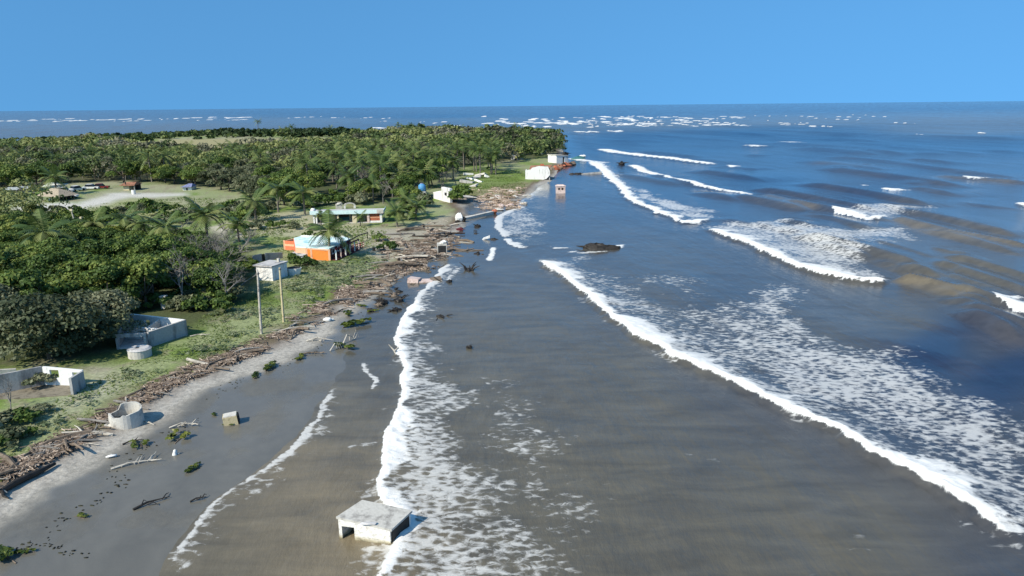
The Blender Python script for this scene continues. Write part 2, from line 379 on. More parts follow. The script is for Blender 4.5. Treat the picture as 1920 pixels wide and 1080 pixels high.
breaker([(1648, 354), (1672, 361), (1702, 363)], 1.8, 0.8, 2.5, .4, 1, 3)
breaker([(1783, 333), (1820, 340), (1864, 340)], 2.5, 1.2, 3, .5, 1, 3)
breaker([(1605, 348), (1628, 352)], 1.2, 0.5, 2, .3, 1, 2)
breaker([(1888, 380), (1925, 391), (1980, 398)], 1.8, 0.7, 2, .4, 1, 3)
breaker([(1388, 273), (1428, 277)], 3, 1.2, 3, .4, 1, 4)
breaker([(1432, 266), (1520, 272)], 2, 0.5, 3, .3, 1, 10, white=.6)
breaker([(1060, 296), (1090, 302), (1130, 306), (1160, 307)], 1.0, 0.3, 2, .4, 1, 5, white=.8)
breaker([(1218, 275), (1236, 276)], 2, .6, 2, .3, 1, 3, white=.7); breaker([(1292, 270), (1306, 271)], 2, .6, 2, .3, 1, 3, white=.7)
# swash lines and shore arcs
breaker([(632, 712), (618, 738), (604, 760), (590, 790), (552, 825), (520, 856), (480, 889), (430, 919), (400, 941), (380, 966), (330, 1026), (285, 1078), (250, 1130)], 0.16, 0.03, 0.9, 0.5, 0.3, 4, white=.72, op=.15)
breaker([(676, 678), (682, 696), (702, 714), (690, 736)], 0.10, 0.02, 0.25, .4, .15, 1.0, white=.7, op=.3)
breaker([(720, 827), (682, 832), (652, 838), (645, 848)], 0.07, 0.02, 0.15, .3, .1, .8, white=.6, op=.1)
breaker([(985, 386), (955, 395), (934, 406), (929, 418), (934, 434), (947, 447)], 0.35, 0.12, 3.0, 0.45, 0.5, 2, op=.25)
breaker([(944, 446), (955, 456), (985, 467)], 0.5, 0.12, 1.5, 0.4, 0.5, 1, op=.45)
breaker([(1015, 463), (1045, 466), (1085, 465)], 0.5, 0.06, 1, .3, .4, 2, white=.75)
breaker([(1150, 458), (1170, 466)], 0.6, 0.06, 1, .4, .4, .6, white=.9)
breaker([(1050, 472), (1100, 475), (1160, 470)], 0.4, 0.0, 1.2, .4, .4, 2, white=.6)
breaker([(860, 500), (845, 515), (838, 530)], 0.25, 0.02, .5, .4, .4, 1, white=.55, op=.2)
breaker([(1010, 350), (990, 368), (965, 384)], 0.3, 0.02, 2.5, .4, .6, 2, white=.5, op=.1)
breaker([(925, 462), (918, 475), (914, 490)], 0.15, 0.02, .3, .3, .2, .5, white=.8)
# unbroken wave faces between the breakers
swell([(1672, 522), (1720, 533), (1780, 550), (1856, 572)], 1.3, 3.2, 0.9, 2.5, 1.2)
swell([(1422, 367), (1470, 378), (1520, 392), (1555, 398)], 1.1, 4, 1.4, 5, 1.0)
swell([(1664, 408), (1720, 425), (1780, 441), (1850, 455), (1960, 478)], 1.2, 4.5, 1.4, 6, 1.1)
swell([(1735, 330), (1785, 337), (1862, 341), (1960, 350)], 1.3, 7, 3.0, 10, .7)
swell([(1520, 305), (1560, 307), (1620, 312), (1660, 311)], 1.1, 8, 3, 8, .5)
swell([(1345, 408), (1400, 420), (1460, 428)], 0.4, 4, 2, 5)
swell([(1350, 311), (1390, 317), (1425, 321)], 0.8, 5, 3, 5)
swell([(1380, 290), (1450, 294)], 0.9, 9, 5, 12)
swell([(1570, 255), (1720, 256), (1960, 262)], 1.3, 22, 12, 30)
swell([(1630, 272), (1760, 277)], 1.0, 14, 9, 20); swell([(1640, 286), (1840, 292)], 1.0, 14, 8, 20); swell([(1790, 282), (1960, 288)], 1.0, 14, 8, 20)
swell([(1440, 266), (1560, 275)], 1.0, 16, 9, 20)
swell([(1560, 365), (1650, 358), (1700, 366), (1800, 382), (1960, 400)], 0.5, 5, 2.5, 12)
swell([(1560, 620), (1660, 640), (1780, 672), (1960, 720)], 0.3, 4, 2.5, 8); swell([(1660, 570), (1760, 610), (1960, 660)], 0.25, 4, 2.5, 8)
for k in range(70):                                       # long low swell lines out to sea
    py = 235 + (k / 45) ** 1.4 * 190; x0 = random.uniform(1090 + max(0, py - 320) * 3, 1750); ln = random.uniform(80, 330)
    sl = 0.04 + (py - 235) / 190 * 0.22
    D_ = at(1200, py).y
    swell([(x0, py), (x0 + ln * .5, py + ln * .5 * sl), (x0 + ln, py + ln * sl * 1.1)], random.uniform(.8, 1.6), 2.5 + D_ * .022, 1.0 + D_ * .006, D_ * .07)
# white caps of the bar
caps = [(15, 30, 226), (36, 48, 227), (68, 82, 224), (84, 103, 226), (112, 130, 226), (120, 145, 227), (170, 180, 225), (208, 228, 224), (232, 240, 226), (248, 265, 224), (268, 278, 226), (314, 332, 223), (356, 378, 221), (378, 398, 222), (385, 398, 225), (424, 450, 221), (456, 462, 224), (562, 578, 220), (618, 626, 221), (682, 692, 221), (714, 726, 228), (720, 728, 222), (795, 800, 228), (900, 912, 219),
        (390, 425, 246), (608, 616, 242), (632, 662, 243), (680, 735, 241), (776, 790, 239), (845, 866, 236), (880, 905, 240), (895, 935, 232), (945, 960, 231), (935, 1000, 233)]
rc = random.Random(5)
for k in range(150): 
    xx = rc.gauss(1190, 150); caps.append((xx, xx + rc.uniform(6, 34), rc.choice([219, 221, 223, 226, 228, 231, 233, 235, 238]) + rc.uniform(-1, 1) - (xx - 1190) * .007))
for x0, x1, y in [(1155, 1205, 220), (1340, 1402, 219), (1330, 1410, 234), (1300, 1380, 236), (1370, 1412, 237), (1500, 1575, 238), (1705, 1745, 254), (1825, 1863, 251), (1520, 1538, 222), (975, 1100, 231), (1150, 1230, 233), (1130, 1180, 247), (1060, 1140, 248)]: caps.append((x0, x1, y))
for (x0, x1, y) in caps:
    x0, x1 = x0 + (x1 - x0) * .12, x1 - (x1 - x0) * .12; P = world_pts([(x0, y), (x1, y + rc.uniform(-.4, .8))]); Dm = P[:, 1].mean(); pv = Dm ** 2 / (CAM_H * FPX)
    m = (np.abs(SY - Dm) < 14 * pv) & (SX > P[:, 0].min() - 5 * pv) & (SX < P[:, 0].max() + 5 * pv)
    if not m.any(): continue
    wob = (vnoise(SX[m] / (Dm * .006), SX[m] * 0 + y, 71) - .5) * 2.2 * pv
    kx = pv / (Dm / FPX); Q = np.stack([P[:, 0], (P[:, 1] - Dm) / kx], 1)
    d, sg, t, Lt = line_dist(Q, SX[m], (SY[m] + wob - Dm) / kx)
    th = rc.uniform(.45, 1.05) * Dm / FPX
    f = (1 - sstep(th * .5, th * 1.4, d)) * sstep(0, .25, np.minimum(t, Lt - t) / max(Lt, 1e-6) + .02)
    foam[m] = np.maximum(foam[m], f * rc.uniform(.75, 1)); churn[m] = np.maximum(churn[m], f * .9); SZ[m] = np.maximum(SZ[m], .9 * f)
# lace of old foam
def lace(poly, dens, soft):
    global foam
    P = world_pts(poly); soft = soft * 1.7; sdv = poly_sd(P, SX, SY) + (fbm(SX / (soft * 1.2), SY / (soft * 1.2), 81, 4) - .5) * soft * 2.6
    foam = np.maximum(foam, sstep(-soft * .6, soft, sdv) * dens)
lace([(1010, 490), (1095, 478), (1168, 522), (1217, 548), (1270, 578), (1340, 575), (1385, 560), (1409, 538), (1490, 535), (1512, 562), (1505, 608), (1578, 630), (1674, 650), (1722, 676), (1794, 710), (1867, 738), (1960, 790), (1960, 1045)] + B2[::-1][1:], 0.37, 2.0)
lace([(1360, 640), (1480, 600), (1580, 640), (1674, 660), (1722, 686), (1794, 722), (1867, 750), (1960, 800), (1960, 1000), (1800, 910), (1620, 810), (1480, 740), (1400, 690)], 0.47, 2.2)
lace([(1390, 575), (1412, 545), (1488, 540), (1500, 570), (1460, 600)], 0.46, 1.5)
lace([(1325, 424), (1407, 413), (1479, 418), (1556, 425), (1700, 425), (1719, 432), (1705, 450), (1671, 470), (1632, 500), (1680, 520)] + B3[::-1][1:], 0.48, 2.5)
lace([(1560, 398), (1600, 391), (1695, 384), (1745, 386), (1709, 405), (1660, 410), (1600, 410)], 0.5, 2.5)
lace([(1165, 350), (1200, 358), (1290, 378), (1345, 408), (1300, 418), (1250, 404), (1200, 386)], 0.52, 2.5)
lace([(770, 600), (800, 606), (830, 680), (870, 720), (868, 780), (900, 850), (960, 890), (990, 950), (1060, 1000), (1080, 1120), (700, 1120), (735, 1000), (712, 930), (722, 850), (745, 740), (750, 650)], 0.38, 1.4)
lace([(760, 640), (790, 700), (830, 780), (850, 860), (900, 940), (960, 1010), (980, 1120), (700, 1120), (712, 930), (722, 850), (745, 740)], 0.46, 1.2)
lace([(880, 690), (960, 715), (1070, 770), (1060, 850), (1000, 880), (900, 840)], 0.30, 2.0)
lace([(900, 860), (1050, 850), (1180, 960), (1200, 1080), (1000, 1080)], 0.30, 2.0)
lace([(1480, 1000), (1600, 980), (1650, 1050), (1520, 1080)], 0.27, 1.2); lace([(1290, 850), (1340, 860), (1320, 885)], 0.3, .4)
lace([(1130, 520), (1300, 520), (1420, 560), (1300, 600)], 0.28, 3.0)
lace([(930, 400), (985, 388), (1010, 400), (1020, 440), (985, 462), (945, 445)], 0.42, 1.5)
lace([(290, 1080), (420, 935), (560, 830), (610, 760), (640, 770), (600, 830), (500, 920), (430, 980), (360, 1080)], 0.36, .7)
foam = np.where(foam < .75, foam + (fbm(SX / 2.6, SY / 2.6, 141, 3) - .5) * .34 * sstep(.05, .3, foam), foam) 
foam = foam * sstep(1.2, -0.4, EXT)
# water colour: silt near the beach, dark blue sky reflection painted in offshore (control points)
CP = np.array([  # px, py, murk(1=grey silt, low=painted sky reflection), brown
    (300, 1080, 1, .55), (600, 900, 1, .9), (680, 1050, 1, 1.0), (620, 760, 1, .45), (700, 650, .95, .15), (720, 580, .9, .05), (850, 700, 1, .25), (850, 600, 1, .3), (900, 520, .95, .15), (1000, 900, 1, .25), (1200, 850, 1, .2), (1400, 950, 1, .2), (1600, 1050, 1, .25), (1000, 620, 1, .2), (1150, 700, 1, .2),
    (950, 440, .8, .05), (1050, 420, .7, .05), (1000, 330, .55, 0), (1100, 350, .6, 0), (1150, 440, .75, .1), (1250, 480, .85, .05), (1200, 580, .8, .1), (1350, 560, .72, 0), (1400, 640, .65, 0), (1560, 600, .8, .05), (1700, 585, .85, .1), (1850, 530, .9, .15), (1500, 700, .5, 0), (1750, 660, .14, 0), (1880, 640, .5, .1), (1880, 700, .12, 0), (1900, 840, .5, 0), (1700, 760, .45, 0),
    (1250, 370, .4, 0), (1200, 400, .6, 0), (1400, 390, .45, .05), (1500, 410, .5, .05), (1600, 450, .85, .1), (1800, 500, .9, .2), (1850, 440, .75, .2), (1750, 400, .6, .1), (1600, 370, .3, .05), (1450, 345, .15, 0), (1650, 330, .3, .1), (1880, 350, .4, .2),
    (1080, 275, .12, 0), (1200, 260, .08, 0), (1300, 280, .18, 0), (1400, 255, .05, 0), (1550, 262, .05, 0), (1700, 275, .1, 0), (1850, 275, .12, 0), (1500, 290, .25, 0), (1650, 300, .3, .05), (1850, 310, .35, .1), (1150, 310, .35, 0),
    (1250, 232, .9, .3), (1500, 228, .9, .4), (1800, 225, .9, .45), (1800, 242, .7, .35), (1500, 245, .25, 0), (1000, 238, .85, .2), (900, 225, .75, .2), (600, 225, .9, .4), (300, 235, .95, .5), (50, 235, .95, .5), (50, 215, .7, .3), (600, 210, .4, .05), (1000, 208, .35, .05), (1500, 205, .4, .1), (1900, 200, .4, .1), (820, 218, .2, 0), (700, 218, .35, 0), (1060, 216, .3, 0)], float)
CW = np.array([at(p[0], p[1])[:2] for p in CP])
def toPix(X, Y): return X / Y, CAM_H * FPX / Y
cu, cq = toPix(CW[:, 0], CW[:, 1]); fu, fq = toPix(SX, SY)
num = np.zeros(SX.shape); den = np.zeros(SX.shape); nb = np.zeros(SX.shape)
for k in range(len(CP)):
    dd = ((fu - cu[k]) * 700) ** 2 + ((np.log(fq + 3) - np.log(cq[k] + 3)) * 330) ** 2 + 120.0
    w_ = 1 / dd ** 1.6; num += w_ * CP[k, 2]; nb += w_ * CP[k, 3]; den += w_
silt_skyrefl = num / den; brown = nb / den
st = fbm(across / (4 + px_v * 6), along / (40 + px_v * 60), 91, 4) - .5  # streaks paint the dark reflection bands of far wave faces
silt_skyrefl = np.clip(silt_skyrefl + st * 0.32 * (1 - np.abs(silt_skyrefl - .5)), 0, 1)
brown = np.clip(brown + face * 0.42, 0, 1)
# running waves: height fields that fade where the mesh can no longer carry them
for wl_, amp, sd_ in ((14, .16, 1), (6.5, .09, 2), (3.0, .045, 3), (1.5, .02, 4)):
    fade = np.clip(1 - row * 3.2 / wl_, 0, 1) * np.clip((-EXT + .5) / 14, 0.05, 1)
    SZ = SZ + (fbm(across / wl_ + 7 * sd_, along / (wl_ * 3.2), 100 + sd_, 2) - .5) * 2 * amp * fade
SZ = SZ + churn * (fbm(SX / .5, SY / .5, 131, 2) - .3) * 0.22 * np.clip(1 - row * 1.5, 0, 1) * np.clip(-EXT / 5, .1, 1)
SZ = SZ * np.clip((-EXT + 0.6) / 2.0, 0.0, 1)
chop = np.interp(SY, [30, 60, 110, 180, 300, 450, 700, 1200], [.40, .34, .20, .22, .30, .36, .40, .30]) * (0.7 + 0.6 * fbm(across / 9, along / 40, 95, 3)) * (0.55 + 0.45 * sstep(0, 14, -EXT))
matte = np.interp(SY, [140, 230, 330, 450, 700, 1000, 3000, 8000], [0, .05, .10, .14, .18, .17, .10, .05]) * (0.75 + 0.5 * fbm(across / 30, along / 160, 97, 3))
ms_, nt, b = newmat('sea water'); L = nt.links
af = nd(nt, 'ShaderNodeAttribute', attribute_name='foam'); am = nd(nt, 'ShaderNodeAttribute', attribute_name='silt_skyrefl'); ab = nd(nt, 'ShaderNodeAttribute', attribute_name='brown'); ach = nd(nt, 'ShaderNodeAttribute', attribute_name='churn')
tc = nt.nodes.new('ShaderNodeTexCoord')
m1 = nd(nt, 'ShaderNodeMix', data_type='RGBA'); m1.inputs[6].default_value = (0.004, 0.016, 0.055, 1); m1.inputs[7].default_value = (0.084, 0.079, 0.062, 1); L.new(am.outputs['Fac'], m1.inputs[0])  # dark blue end: sky reflection put into the base colour
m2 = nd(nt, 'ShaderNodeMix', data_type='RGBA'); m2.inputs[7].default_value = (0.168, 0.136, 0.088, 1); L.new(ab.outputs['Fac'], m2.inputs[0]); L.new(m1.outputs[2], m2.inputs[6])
mpk = nt.nodes.new('ShaderNodeMapping'); mpk.inputs['Scale'].default_value = (0.16, 0.55, 1); L.new(tc.outputs['Object'], mpk.inputs[0])
nk = nd(nt, 'ShaderNodeTexNoise', Scale=1.0, Detail=6.0, Roughness=0.62, Distortion=0.4); L.new(mpk.outputs[0], nk.inputs['Vector'])
rk = ramp(nt, [(0.3, (0.74, 0.75, 0.77)), (0.7, (1.25, 1.24, 1.20))]); L.new(nk.outputs[0], rk.inputs[0])
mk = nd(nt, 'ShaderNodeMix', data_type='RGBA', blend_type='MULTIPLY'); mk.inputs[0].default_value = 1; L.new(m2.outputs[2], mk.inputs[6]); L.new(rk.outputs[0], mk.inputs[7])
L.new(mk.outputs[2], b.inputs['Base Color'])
b.inputs['IOR'].default_value = 1.333; b.inputs['Roughness'].default_value = 0.08; b.inputs['Specular IOR Level'].default_value = 0.5
rg_ = nd(nt, 'ShaderNodeMapRange'); ac_ = nd(nt, 'ShaderNodeAttribute', attribute_name='chop'); L.new(ac_.outputs['Fac'], rg_.inputs[0]); rg_.inputs[1].default_value = 0.2; rg_.inputs[2].default_value = 0.45; rg_.inputs[3].default_value = 0.08; rg_.inputs[4].default_value = 0.2; L.new(rg_.outputs[0], b.inputs['Roughness'])
mp = nt.nodes.new('ShaderNodeMapping'); mp.inputs['Rotation'].default_value = (0, 0, -math.atan2(cy_, cx_)); mp.inputs['Scale'].default_value = (1.0, 0.34, 1.0)
L.new(tc.outputs['Object'], mp.inputs[0])
b1 = nd(nt, 'ShaderNodeTexNoise', Scale=1.2, Detail=8.0, Roughness=0.66); L.new(mp.outputs[0], b1.inputs['Vector'])
b2 = nd(nt, 'ShaderNodeTexNoise', Scale=0.22, Detail=3.0, Roughness=0.55); L.new(mp.outputs[0], b2.inputs['Vector'])
bb = nd(nt, 'ShaderNodeMath', operation='MULTIPLY_ADD'); L.new(b2.outputs[0], bb.inputs[0]); bb.inputs[1].default_value = 3.0; L.new(b1.outputs[0], bb.inputs[2])
# how rough the water is: calm in the shallows
bs = nd(nt, 'ShaderNodeAttribute', attribute_name='chop')
bpw = nd(nt, 'ShaderNodeBump', Distance=0.35); L.new(bs.outputs['Fac'], bpw.inputs['Strength']); L.new(bb.outputs[0], bpw.inputs['Height']); L.new(bpw.outputs[0], b.inputs['Normal'])
# foam
mf = nt.nodes.new('ShaderNodeMapping'); mf.inputs['Rotation'].default_value = (0, 0, .35); mf.inputs['Scale'].default_value = (0.62, 1.0, 1.0); L.new(tc.outputs['Object'], mf.inputs[0])
f1 = nd(nt, 'ShaderNodeTexNoise', Scale=2.2, Detail=7.0, Roughness=0.70, Distortion=0.9); L.new(mf.outputs[0], f1.inputs['Vector'])
vz = nd(nt, 'ShaderNodeTexVoronoi', feature='SMOOTH_F1', Scale=2.9); vz.inputs['Smoothness'].default_value = 0.35
wv = nd(nt, 'ShaderNodeMix', data_type='RGBA'); wv.inputs[0].default_value = 0.22; L.new(mf.outputs[0], wv.inputs[6]); L.new(f1.outputs['Color'], wv.inputs[7]); L.new(wv.outputs[2], vz.inputs['Vector'])
fm = nd(nt, 'ShaderNodeMath', operation='MULTIPLY_ADD'); L.new(vz.outputs['Distance'], fm.inputs[0]); fm.inputs[1].default_value = 0.38; L.new(f1.outputs[0], fm.inputs[2])      # high on cell borders
thr = nd(nt, 'ShaderNodeMapRange'); L.new(af.outputs['Fac'], thr.inputs[0]); thr.inputs[3].default_value = 1.02; thr.inputs[4].default_value = 0.22
lo = nd(nt, 'ShaderNodeMath', operation='SUBTRACT'); L.new(fm.outputs[0], lo.inputs[0]); L.new(thr.outputs[0], lo.inputs[1])
fs = nd(nt, 'ShaderNodeMapRange', interpolation_type='SMOOTHSTEP'); L.new(lo.outputs[0], fs.inputs[0]); fs.inputs[1].default_value = -0.10; fs.inputs[2].default_value = 0.16
gate = nd(nt, 'ShaderNodeMapRange', interpolation_type='SMOOTHSTEP'); L.new(af.outputs['Fac'], gate.inputs[0]); gate.inputs[1].default_value = 0.03; gate.inputs[2].default_value = 0.25
fk = nd(nt, 'ShaderNodeMath', operation='MULTIPLY'); L.new(fs.outputs[0], fk.inputs[0]); L.new(gate.outputs[0], fk.inputs[1])
op = nd(nt, 'ShaderNodeMapRange'); L.new(ach.outputs['Fac'], op.inputs[0]); op.inputs[3].default_value = 0.55; op.inputs[4].default_value = 1.0
fo = nd(nt, 'ShaderNodeMath', operation='MULTIPLY'); L.new(fk.outputs[0], fo.inputs[0]); L.new(op.outputs[0], fo.inputs[1])
mdf = nt.nodes.new('ShaderNodeBsdfDiffuse'); amt = nd(nt, 'ShaderNodeAttribute', attribute_name='matte'); mxm = nt.nodes.new('ShaderNodeMixShader'); L.new(mk.outputs[2], mdf.inputs['Color'])
L.new(amt.outputs['Fac'], mxm.inputs[0]); L.new(b.outputs[0], mxm.inputs[1]); L.new(mdf.outputs[0], mxm.inputs[2])
fd = nt.nodes.new('ShaderNodeBsdfPrincipled'); fd.inputs['Base Color'].default_value = (0.80, 0.78, 0.73, 1); fd.inputs['Roughness'].default_value = 0.8
fbp = nd(nt, 'ShaderNodeBump', Strength=0.5, Distance=0.2); L.new(f1.outputs[0], fbp.inputs['Height']); L.new(fbp.outputs[0], fd.inputs['Normal'])
mxs = nt.nodes.new('ShaderNodeMixShader'); L.new(fo.outputs[0], mxs.inputs[0]); L.new(mxm.outputs[0], mxs.inputs[1]); L.new(fd.outputs[0], mxs.inputs[2])
L.new(mxs.outputs[0], nt.nodes['Material Output'].inputs['Surface'])
keep = (np.minimum(np.minimum(EXT[:-1, :-1], EXT[1:, 1:]), np.minimum(EXT[:-1, 1:], EXT[1:, :-1])) < 2.5)
F = grid_faces(*SX.shape, keep=keep)
me = mesh_arrays('sea', np.stack([SX, SY, SZ], -1).reshape(-1, 3), F, ms_, {'foam': ('FLOAT', foam), 'silt_skyrefl': ('FLOAT', silt_skyrefl), 'brown': ('FLOAT', brown), 'churn': ('FLOAT', churn), 'chop': ('FLOAT', chop), 'matte': ('FLOAT', matte)}, smooth=True)
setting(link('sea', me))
# ================================================================ VEGETATION
def leafmat(name, dark, mid, lite, trans=0.25, rough=0.6):
    m, nt, b = newmat(name); L = nt.links
    at_ = nd(nt, 'ShaderNodeAttribute', attribute_name='tint'); oi = nt.nodes.new('ShaderNodeObjectInfo')
    ad = nd(nt, 'ShaderNodeMath', operation='MULTIPLY_ADD'); L.new(oi.outputs['Random'], ad.inputs[0]); ad.inputs[1].default_value = 0.5; L.new(at_.outputs['Fac'], ad.inputs[2])
    sb = nd(nt, 'ShaderNodeMath', operation='SUBTRACT'); L.new(ad.outputs[0], sb.inputs[0]); sb.inputs[1].default_value = 0.25
    r = ramp(nt, [(0.1, dark), (0.5, mid), (0.92, lite)]); L.new(sb.outputs[0], r.inputs[0])
    L.new(r.outputs[0], b.inputs['Base Color']); b.inputs['Roughness'].default_value = rough; b.inputs['Specular IOR Level'].default_value = 0.25
    tr = nt.nodes.new('ShaderNodeBsdfTranslucent'); L.new(r.outputs[0], tr.inputs['Color'])
    ms = nt.nodes.new('ShaderNodeMixShader'); ms.inputs[0].default_value = trans
    L.new(b.outputs[0], ms.inputs[1]); L.new(tr.outputs[0], ms.inputs[2]); L.new(ms.outputs[0], nt.nodes['Material Output'].inputs['Surface'])
    return m
M_broad = leafmat('broad leaf', (0.036, 0.068, 0.015), (0.105, 0.160, 0.032), (0.245, 0.275, 0.060))
M_olive = leafmat('olive leaf', (0.055, 0.070, 0.032), (0.125, 0.140, 0.070), (0.220, 0.225, 0.13))
M_palm = leafmat('palm leaf', (0.050, 0.085, 0.022), (0.110, 0.155, 0.040), (0.24, 0.25, 0.085), 0.2, 0.45)
M_dry = leafmat('dry twig', (0.11, 0.095, 0.075), (0.17, 0.15, 0.12), (0.25, 0.22, 0.18), 0.05, 0.9)
M_shrub = leafmat('shrub leaf', (0.045, 0.080, 0.016), (0.105, 0.160, 0.032), (0.21, 0.26, 0.06))
M_grass = leafmat('grass blade', (0.110, 0.160, 0.040), (0.195, 0.255, 0.070), (0.31, 0.33, 0.17), 0.45)
M_hya = leafmat('hyacinth leaf', (0.035, 0.060, 0.012), (0.095, 0.125, 0.020), (0.210, 0.220, 0.040), 0.3, 0.4)
M_bark = stained('bark', (0.16, 0.135, 0.11), scale=3)
M_palmbark = stained('palm bark', (0.20, 0.18, 0.15), scale=4)
M_greywood = stained('grey dead wood', (0.24, 0.22, 0.195), scale=3)
M_drift = stained('driftwood', (0.20, 0.155, 0.115), scale=2.5)
M_bleach = stained('bleached wood', (0.52, 0.47, 0.39), scale=3)
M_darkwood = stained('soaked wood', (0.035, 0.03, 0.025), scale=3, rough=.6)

def quads(Cn, Nn, size, rng, aspect=1.5):
    n = len(Cn); a = rng.normal(size=(n, 3)); Nn = Nn / (np.linalg.norm(Nn, axis=1, keepdims=True) + 1e-9)
    t = np.cross(Nn, a); t /= np.linalg.norm(t, axis=1, keepdims=True) + 1e-9; bb = np.cross(Nn, t)
    h = (size * 0.5)[:, None]; t = t * h * aspect; bb = bb * h
    V = np.stack([Cn - t, Cn - bb, Cn + t, Cn + bb], 1).reshape(-1, 3)      # leaf-shaped (diamond) clump
    return V
def crown_arrays(seed, n, R=4.0, h0=1.6, H=6.0, lobes=16, leaf=0.42, flat=0.7):
    rng = np.random.default_rng(seed)
    Cs = []; Rs = []
    for k in range(lobes):
        a = rng.uniform(0, 2 * np.pi); rr = R * np.sqrt(rng.uniform(0, 1)) * 0.78
        top = H - (rr / R) ** 2 * (H - h0) * 0.62
        Cs.append((rr * np.cos(a), rr * np.sin(a), rng.uniform(h0 + 0.3, max(h0 + .5, top - 0.4)) if k % 3 else top - 0.6)); Rs.append(R * rng.uniform(0.2, 0.38))
    Cs = np.array(Cs); Rs = np.array(Rs)
    w = Rs ** 2; k = rng.choice(lobes, n, p=w / w.sum())
    d = rng.normal(size=(n, 3)); d /= np.linalg.norm(d, axis=1, keepdims=True); d[:, 2] = np.where(d[:, 2] < -0.25, -d[:, 2], d[:, 2])
    rad = Rs[k] * (0.72 + 0.38 * rng.uniform(0, 1, n) ** 0.7)
    P = Cs[k] + d * rad[:, None] * np.array([1, 1, flat])
    N = d * 0.75 + rng.normal(size=(n, 3)) * 0.5 + np.array([0, 0, 0.25])
    V = quads(P, N, leaf * rng.uniform(0.6, 1.4, n), rng)
    lt = rng.uniform(0.15, 0.75, lobes)
    tint = np.repeat(np.clip(lt[k] + rng.normal(0, 0.13, n), 0, 1), 4)
    return V, tint
def crown_mesh(name, mat, *a, **k):
    V, t = crown_arrays(*a, **k); return mesh_arrays(name, V, np.arange(len(V)).reshape(-1, 4), mat, {'tint': ('FLOAT', t)})
def trunk_mesh(name, seed, H=3.5, R=3.0, r0=0.22, mat=None, limbs=5):
    rr = random.Random(seed); m = MB(); lean = (rr.uniform(-.4, .4), rr.uniform(-.4, .4))
    m.tube([(0, 0, -.4), (lean[0] * .4, lean[1] * .4, H * .25), (lean[0], lean[1], H * .5)], [r0 * 1.25, r0, r0 * .8], 7)
    for k in range(limbs):
        a = 6.283 * k / limbs + rr.uniform(-.4, .4); q = rr.uniform(.45, .8) * R
        m.tube([(lean[0], lean[1], H * .45), (lean[0] + math.cos(a) * q * .45, lean[1] + math.sin(a) * q * .45, H * .8), (math.cos(a) * q, math.sin(a) * q, H * rr.uniform(1.05, 1.4))], [r0 * .6, r0 * .4, r0 * .12], 5)
    return m.mesh(name, mat or M_bark, True)
def bare_mesh(name, seed, H=6.0, mat=None, depth=4, spread=0.65, r0=0.16):
    rr = random.Random(seed); m = MB()
    def grow(p, d, L, r, k):
        q = p + d * L; mid = p + d * L * .5 + Vector((rr.uniform(-1, 1), rr.uniform(-1, 1), 0)) * L * .06
        m.tube([p, mid, q], [r, r * .85, r * .65], 6 if k > 2 else (4 if k > 1 else 3), cap=k == depth)
        if k == 0: return
        for _ in range(rr.choice([2, 3, 3]) if k > 1 else 3):
            nd_ = (d + Vector((rr.gauss(0, spread), rr.gauss(0, spread), rr.gauss(0.08, spread * .5)))).normalized()
            grow(q - d * L * rr.uniform(0, .35), nd_, L * rr.uniform(.6, .85), r * .6, k - 1)
    grow(Vector((0, 0, -.3)), Vector((rr.uniform(-.15, .15), rr.uniform(-.15, .15), 1)).normalized(), H * .32, r0, depth)
    return m.mesh(name, mat or M_greywood)

# ---- prototypes (mesh data shared by every copy)
CR_B = [crown_mesh('crown', M_broad, 100 + k, 3300, leaf=.29, R=4.0 + .4 * (k % 3), H=5.6 + .5 * (k % 4), lobes=15 + k % 5) for k in range(7)]
CR_O = [crown_mesh('crown', M_olive, 200 + k, 3000, leaf=.29, R=4.0, H=5.4 + .4 * k, lobes=17) for k in range(4)]
CR_BIG = [crown_mesh('crown', M_olive, 300 + k, 10000, R=5.2, H=6.0, h0=.5, lobes=38, leaf=0.235) for k in range(2)]
TR = [trunk_mesh('trunk', 400 + k) for k in range(5)]
BARE = [bare_mesh('branches', 500 + k, 6.0, M_greywood, 5, .55, .11) for k in range(6)]
SHR = [crown_mesh('foliage', M_shrub, 600 + k, 420, R=1.5, h0=.15, H=1.5, lobes=9, leaf=.24) for k in range(5)]
SHO = [crown_mesh('foliage', M_olive, 650 + k, 420, R=1.6, h0=.15, H=1.5, lobes=9, leaf=.24) for k in range(3)]
def palm_trunk(seed, H, lean):
    rr = random.Random(seed); a = rr.uniform(0, 6.28); m = MB()
    pts = [(math.cos(a) * lean * (t ** 1.8), math.sin(a) * lean * (t ** 1.8), -0.3 + (H + .3) * t) for t in [k / 7 for k in range(8)]]
    m.tube(pts, [.24, .19, .16, .15, .14, .14, .14, .17], 7); return m.mesh('trunk', M_palmbark, True), Vector(pts[-1])
PT = [palm_trunk(700 + k, 1.0, .12) for k in range(4)]
